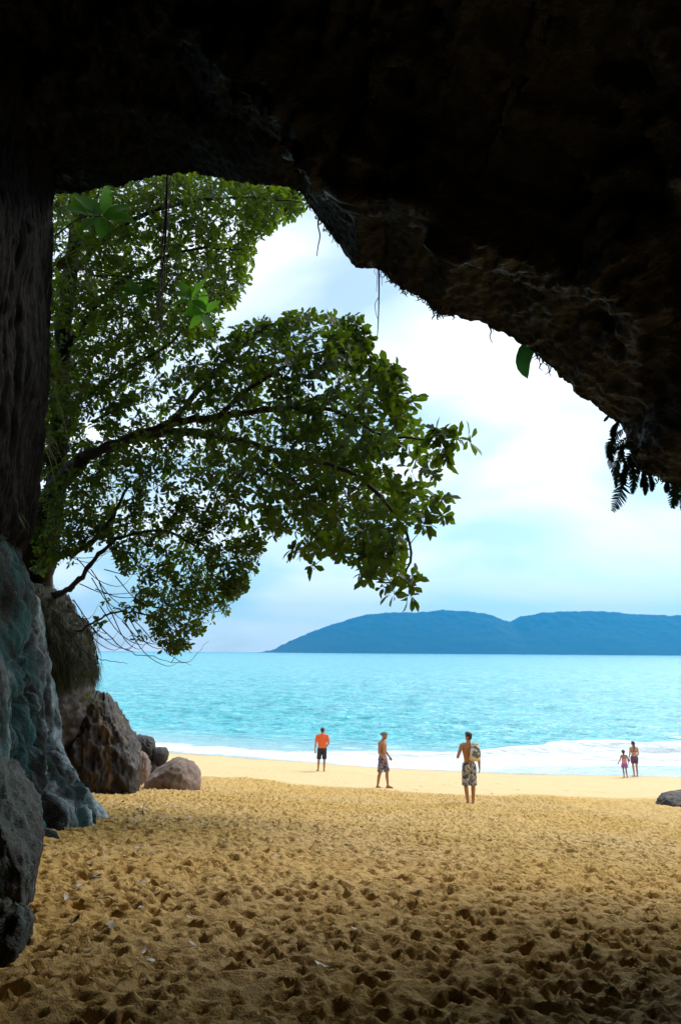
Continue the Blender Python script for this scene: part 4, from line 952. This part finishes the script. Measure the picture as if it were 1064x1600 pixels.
# 1 man with the bag
J1 = dict(torso=[(0, 0.0, 0.88, 0.13, 0.09), (0, 0, 0.97, 0.155, 0.10), (0.005, 0.0, 1.07, 0.128, 0.088), (0.0, 0.0, 1.16, 0.135, 0.092), (0, 0.0, 1.30, 0.165, 0.108), (0, 0.0, 1.41, 0.175, 0.10), (0, -0.005, 1.48, 0.14, 0.07), (0, -0.005, 1.525, 0.07, 0.052)],
          neck=(0, -0.005, 1.50), head=(0, 0.015, 1.655), look=(-0.45, 1, 0), shL=(-0.185, -0.005, 1.44), elL=(-0.30, -0.05, 1.17), wrL=(-0.215, 0.18, 1.22), shR=(0.19, -0.005, 1.435), elR=(0.245, -0.03, 1.14), wrR=(0.275, 0.03, 0.90),
          hipL=(-0.085, 0, 0.92), knL=(-0.095, 0.02, 0.50), anL=(-0.065, -0.06, 0.085), toeL=(-0.085, 0.12, 0), hipR=(0.085, 0, 0.92), knR=(0.105, 0.045, 0.50), anR=(0.10, 0.06, 0.085), toeR=(0.13, 0.24, 0), build=0.95)
p1, P = person('shirtless man from behind in long black and white print shorts, arm bent', 734, 1258, 20.2, rad(6), J1, MAT['skin_a'])
shorts(p1, J1, [(0.0, 0, 1.035, 0.140, 0.105), (0, -0.005, 0.97, 0.172, 0.125), (0, -0.01, 0.88, 0.182, 0.13), (0, -0.005, 0.82, 0.165, 0.115)], 0.475, MAT['bw'], 1.0, 1.28)
hair(p1, P, 1.0, short_hair)
bagr = empty('backpack', p1.location, rad(6)); tag(bagr, 'cream drawstring bag with dark patch on the shirtless man\'s right shoulder', 'bag')
mb = MB(); mb.add(*loft([(0.085, -0.20, 1.10, 0.085, 0.045), (0.09, -0.215, 1.13, 0.118, 0.075), (0.10, -0.225, 1.22, 0.132, 0.095), (0.11, -0.22, 1.34, 0.128, 0.09), (0.12, -0.20, 1.43, 0.105, 0.07), (0.13, -0.18, 1.48, 0.06, 0.045), (0.135, -0.175, 1.51, 0.085, 0.06), (0.135, -0.175, 1.525, 0.08, 0.055)], 24)); fuse(mb, 'sack', MAT['bag'], bagr, 0.008, 3)
mb = MB(); mb.add(*loft([(0.085, -0.205, 1.085, 0.07, 0.04), (0.088, -0.212, 1.11, 0.112, 0.068), (0.09, -0.216, 1.135, 0.124, 0.08)], 24)); mb.build('bottom_panel', MAT['yellow'], bagr)
for sx0 in (0.03, 0.19):
    mb = MB(); mb.add(*tube(smooth_path([(sx0 - 0.07 if sx0 < 0.1 else sx0 + 0.03, -0.20, 1.12), (sx0 - 0.055 if sx0 < 0.1 else sx0 + 0.04, -0.24, 1.25), (sx0 - 0.01, -0.20, 1.42), (sx0 + 0.0, -0.09, 1.525), (sx0, 0.03, 1.51), (sx0, 0.12, 1.40), (sx0 - 0.02, 0.13, 1.25)], 6), 0.011, 6)); mb.build('strap', MAT['bag'], bagr)

# 2 man with the cap
J2 = dict(torso=[(0, 0.0, 0.88, 0.13, 0.09), (0, 0, 0.97, 0.15, 0.10), (0, 0.01, 1.07, 0.125, 0.088), (0.0, 0.015, 1.17, 0.138, 0.095), (0, 0.01, 1.29, 0.165, 0.108), (0, 0.0, 1.39, 0.17, 0.10), (0, -0.01, 1.46, 0.13, 0.07), (0, 0.0, 1.50, 0.07, 0.052)],
          neck=(0, 0.0, 1.47), head=(0, 0.07, 1.625), look=(0.25, 1, 0), tilt=-0.15, shL=(-0.185, -0.01, 1.41), elL=(-0.225, 0.0, 1.12), wrL=(-0.17, 0.17, 0.95), shR=(0.185, -0.02, 1.41), elR=(0.215, -0.03, 1.12), wrR=(0.16, 0.13, 0.92),
          hipL=(-0.085, 0, 0.92), knL=(-0.09, 0.11, 0.49), anL=(-0.09, 0.14, 0.085), toeL=(-0.13, 0.32, 0), hipR=(0.085, 0, 0.92), knR=(0.10, -0.05, 0.49), anR=(0.11, -0.13, 0.085), toeR=(0.15, 0.05, 0), hdR=(-0.2, 0.5, -0.8), build=0.95)
p2, P = person('shirtless man walking sideways in a backward cap and grey print shorts', 598, 1237, 25.9, rad(-118), J2, MAT['skin_b'])
shorts(p2, J2, [(0.0, 0, 1.02, 0.136, 0.103), (0, -0.005, 0.96, 0.168, 0.122), (0, -0.01, 0.88, 0.178, 0.128), (0, -0.005, 0.82, 0.165, 0.115)], 0.50, MAT['plaid'], 1.0, 1.25)
hair(p2, P, 1.0, [(-0.022, 0, 0.03, (0.086, 0.086, 0.07))])
mb = MB(); mb.add(*ball(P(-0.012, 0, 0.062), np.array((0.101, 0.101, 0.072)))); mb.add(*loft([(*P(-0.012, 0, 0.045), 0.1, 0.1), (*P(-0.012, 0, 0.075), 0.098, 0.098)])); mb.add(*capsule(P(-0.07, 0, 0.05), P(-0.14, 0, 0.025), 0.05, 0.042)); cap = fuse(mb, 'cap', MAT['cap'], p2, 0.008, 2)

# 3 man in orange
J3 = dict(torso=[(0, 0.0, 0.88, 0.14, 0.10), (0, 0, 0.97, 0.16, 0.11), (0, 0.0, 1.07, 0.15, 0.10), (0.0, 0.0, 1.17, 0.155, 0.105), (0, 0.0, 1.30, 0.175, 0.112), (0, 0.0, 1.40, 0.18, 0.105), (0, -0.005, 1.465, 0.14, 0.07), (0, 0, 1.50, 0.07, 0.052)],
          neck=(0, 0.0, 1.48), head=(0.01, 0.03, 1.64), look=(0.05, 1, 0), shL=(-0.195, -0.005, 1.42), elL=(-0.27, -0.03, 1.12), wrL=(-0.29, 0.03, 0.88), shR=(0.195, -0.005, 1.42), elR=(0.265, -0.07, 1.14), wrR=(0.20, 0.12, 1.0),
          hipL=(-0.09, 0, 0.91), knL=(-0.13, 0.05, 0.49), anL=(-0.155, 0.05, 0.085), toeL=(-0.19, 0.22, 0), hipR=(0.09, 0, 0.91), knR=(0.10, 0.0, 0.49), anR=(0.085, -0.08, 0.085), toeR=(0.10, 0.10, 0))
p3, P = person('man from behind in an orange t-shirt and dark knee shorts near the foam', 503, 1203, 33.3, rad(4), J3, MAT['skin_c'])
shorts(p3, J3, [(0.0, 0, 0.99, 0.160, 0.118), (0, -0.005, 0.94, 0.180, 0.13), (0, -0.01, 0.88, 0.185, 0.132), (0, -0.005, 0.82, 0.17, 0.118)], 0.50, MAT['navy'], 1.0, 1.2)
hair(p3, P, 1.0, short_hair)
mb = MB(); mb.add(*loft([(0, 0.0, 0.885, 0.182, 0.135), (0, 0.0, 1.0, 0.178, 0.13), (0.0, 0.0, 1.17, 0.178, 0.125), (0, 0.0, 1.30, 0.192, 0.128), (0, 0.0, 1.40, 0.196, 0.12), (0, -0.005, 1.475, 0.155, 0.088), (0, 0, 1.515, 0.082, 0.068)]))
for sd in 'LR':
    s0, e0 = np.array(J3['sh' + sd]), np.array(J3['el' + sd]); mb.add(*capsule(s0, s0 + (e0 - s0) * 0.72, 0.072, 0.078, 16, False, True))
fuse(mb, 'shirt', MAT['orange'], p3, 0.008, 2)

# 4 woman, 5 child
J4 = dict(torso=[(0, 0.0, 0.80, 0.14, 0.10), (0, -0.01, 0.88, 0.165, 0.115), (0, 0.0, 0.98, 0.132, 0.092), (0.0, 0.0, 1.06, 0.122, 0.085), (0, 0.0, 1.19, 0.142, 0.10), (0, 0.0, 1.28, 0.150, 0.092), (0, -0.005, 1.345, 0.115, 0.062), (0, 0, 1.38, 0.06, 0.048)],
          neck=(0, 0.0, 1.36), head=(-0.02, 0.02, 1.515), look=(-0.35, 1, 0), shL=(-0.165, -0.005, 1.31), elL=(-0.215, -0.03, 1.06), wrL=(-0.235, 0.06, 0.86), shR=(0.165, -0.005, 1.31), elR=(0.195, -0.04, 1.05), wrR=(0.17, 0.13, 0.92),
          hipL=(-0.085, 0, 0.83), knL=(-0.07, 0.02, 0.45), anL=(-0.045, 0.0, 0.08), toeL=(-0.07, 0.17, 0), hipR=(0.085, 0, 0.83), knR=(0.095, 0.0, 0.45), anR=(0.09, -0.03, 0.08), toeR=(0.11, 0.14, 0), build=0.94)
p4, P = person('woman with black ponytail in short purple shorts beside a child', 992, 1213, 38.0, rad(2), J4, MAT['skin_c'], 0.95)
shorts(p4, J4, [(0, -0.005, 0.955, 0.145, 0.105), (0, -0.01, 0.90, 0.176, 0.128), (0, -0.01, 0.82, 0.184, 0.13), (0, -0.005, 0.76, 0.17, 0.12)], 0.62, MAT['purple'], 0.95, 1.18)
hair(p4, P, 0.95, [(-0.022, 0, 0.035, (0.092, 0.094, 0.09)), (-0.055, 0, -0.01, (0.055, 0.06, 0.07)), (0.02, 0, 0.075, (0.07, 0.075, 0.05))], [((-0.095, -0.01, 0.03), (-0.135, -0.03, -0.06), 0.03, 0.034), ((-0.135, -0.03, -0.06), (-0.125, -0.075, -0.33), 0.034, 0.015)])
mb = MB(); mb.add(*loft([(0, 0, 1.165, 0.146, 0.104), (0, 0, 1.195, 0.150, 0.106)])); mb.add(*ball((-0.07, 0.075, 1.19), (0.07, 0.055, 0.06))); mb.add(*ball((0.07, 0.075, 1.19), (0.07, 0.055, 0.06))); fuse(mb, 'bikini_top', MAT['purple'], p4, 0.007, 1)

J5 = dict(torso=[(0, 0.0, 0.60, 0.10, 0.075), (0, 0, 0.66, 0.112, 0.08), (0, 0.0, 0.74, 0.098, 0.072), (0.0, 0.0, 0.81, 0.098, 0.070), (0, 0.0, 0.90, 0.108, 0.075), (0, 0.0, 0.97, 0.112, 0.07), (0, -0.005, 1.015, 0.085, 0.048), (0, 0, 1.04, 0.045, 0.038)],
          neck=(0, 0.0, 1.02), head=(-0.02, 0.02, 1.148), look=(0.1, 1, 0), shL=(-0.125, -0.005, 0.985), elL=(-0.19, -0.02, 0.81), wrL=(-0.255, 0.03, 0.675), shR=(0.125, -0.005, 0.985), elR=(0.165, -0.03, 0.80), wrR=(0.195, 0.05, 0.655),
          hipL=(-0.06, 0, 0.62), knL=(-0.06, 0.01, 0.34), anL=(-0.05, -0.02, 0.065), toeL=(-0.06, 0.12, 0), hipR=(0.06, 0, 0.62), knR=(0.075, 0.05, 0.34), anR=(0.11, 0.05, 0.065), toeR=(0.14, 0.2, 0), build=0.80)
p5, P = person('small girl in a pink swimsuit with ruffled skirt at the water line', 976, 1212, 37.0, rad(-3), J5, MAT['skin_d'], 0.80)
mb = MB(); mb.add(*loft([(0, 0, 0.56, 0.112, 0.085), (0, 0, 0.66, 0.120, 0.088), (0, 0.0, 0.74, 0.106, 0.080), (0, 0, 0.81, 0.106, 0.078), (0, 0.005, 0.86, 0.110, 0.08)])); fuse(mb, 'swimsuit', MAT['pink_cloth'], p5, 0.007, 1)
mb = MB(); mb.add(*loft([(0, 0, 0.47, 0.155, 0.135), (0, 0, 0.53, 0.148, 0.122), (0, 0, 0.60, 0.134, 0.102), (0, 0, 0.655, 0.122, 0.09)])); fuse(mb, 'skirt', MAT['skirt'], p5, 0.007, 1)
hair(p5, P, 0.8, [(-0.022, 0, 0.035, (0.096, 0.098, 0.094)), (-0.05, 0, -0.02, (0.062, 0.07, 0.085)), (0.02, 0, 0.08, (0.072, 0.075, 0.05))], [((-0.07, 0, -0.03), (-0.075, 0, -0.13), 0.05, 0.035)])

# things held
def sandals(label, owner, wrist, mat, name='sandals'):
    rz_ = owner.rotation_euler.z; w = Vector(wrist); root = empty(name, owner.location + Matrix.Rotation(rz_, 3, 'Z') @ w, rz_); tag(root, label, 'sandals', 'sandals carried in a hand')
    for k in range(2):
        mb = MB(); V = []; n = 14
        for z in (-0.008, 0.008):
            for i in range(n):
                a = 2 * math.pi * i / n; V.append((z + 0.022 * k - 0.01, 0.12 * math.cos(a) + 0.01, -0.115 + 0.042 * math.sin(a) * (1 + 0.2 * math.cos(a)) - 0.012 * k))
        mb.add(V, [tuple(range(n - 1, -1, -1)), tuple(range(n, 2 * n))] + [(i, (i + 1) % n, n + (i + 1) % n, n + i) for i in range(n)])
        s_ = mb.build('sandal', mat, root, smooth=False)
        st_ = MB(); st_.add(*tube(smooth_path([(0.022 * k + 0.0, -0.03, -0.15), (0.022 * k + 0.03, 0.02, -0.115), (0.022 * k, 0.07, -0.115), (0.022 * k + 0.03, 0.02, -0.09), (0.022 * k, -0.03, -0.08)], 4), 0.005, 5)); st_.build('strap', mat, s_)
sandals('grey pair of sandals in the left hand of the orange shirt man', p3, J3['wrL'], MAT['grey'])
sandals('black pair of sandals in the left hand of the ponytail woman', p4, J4['wrL'], MAT['black'])
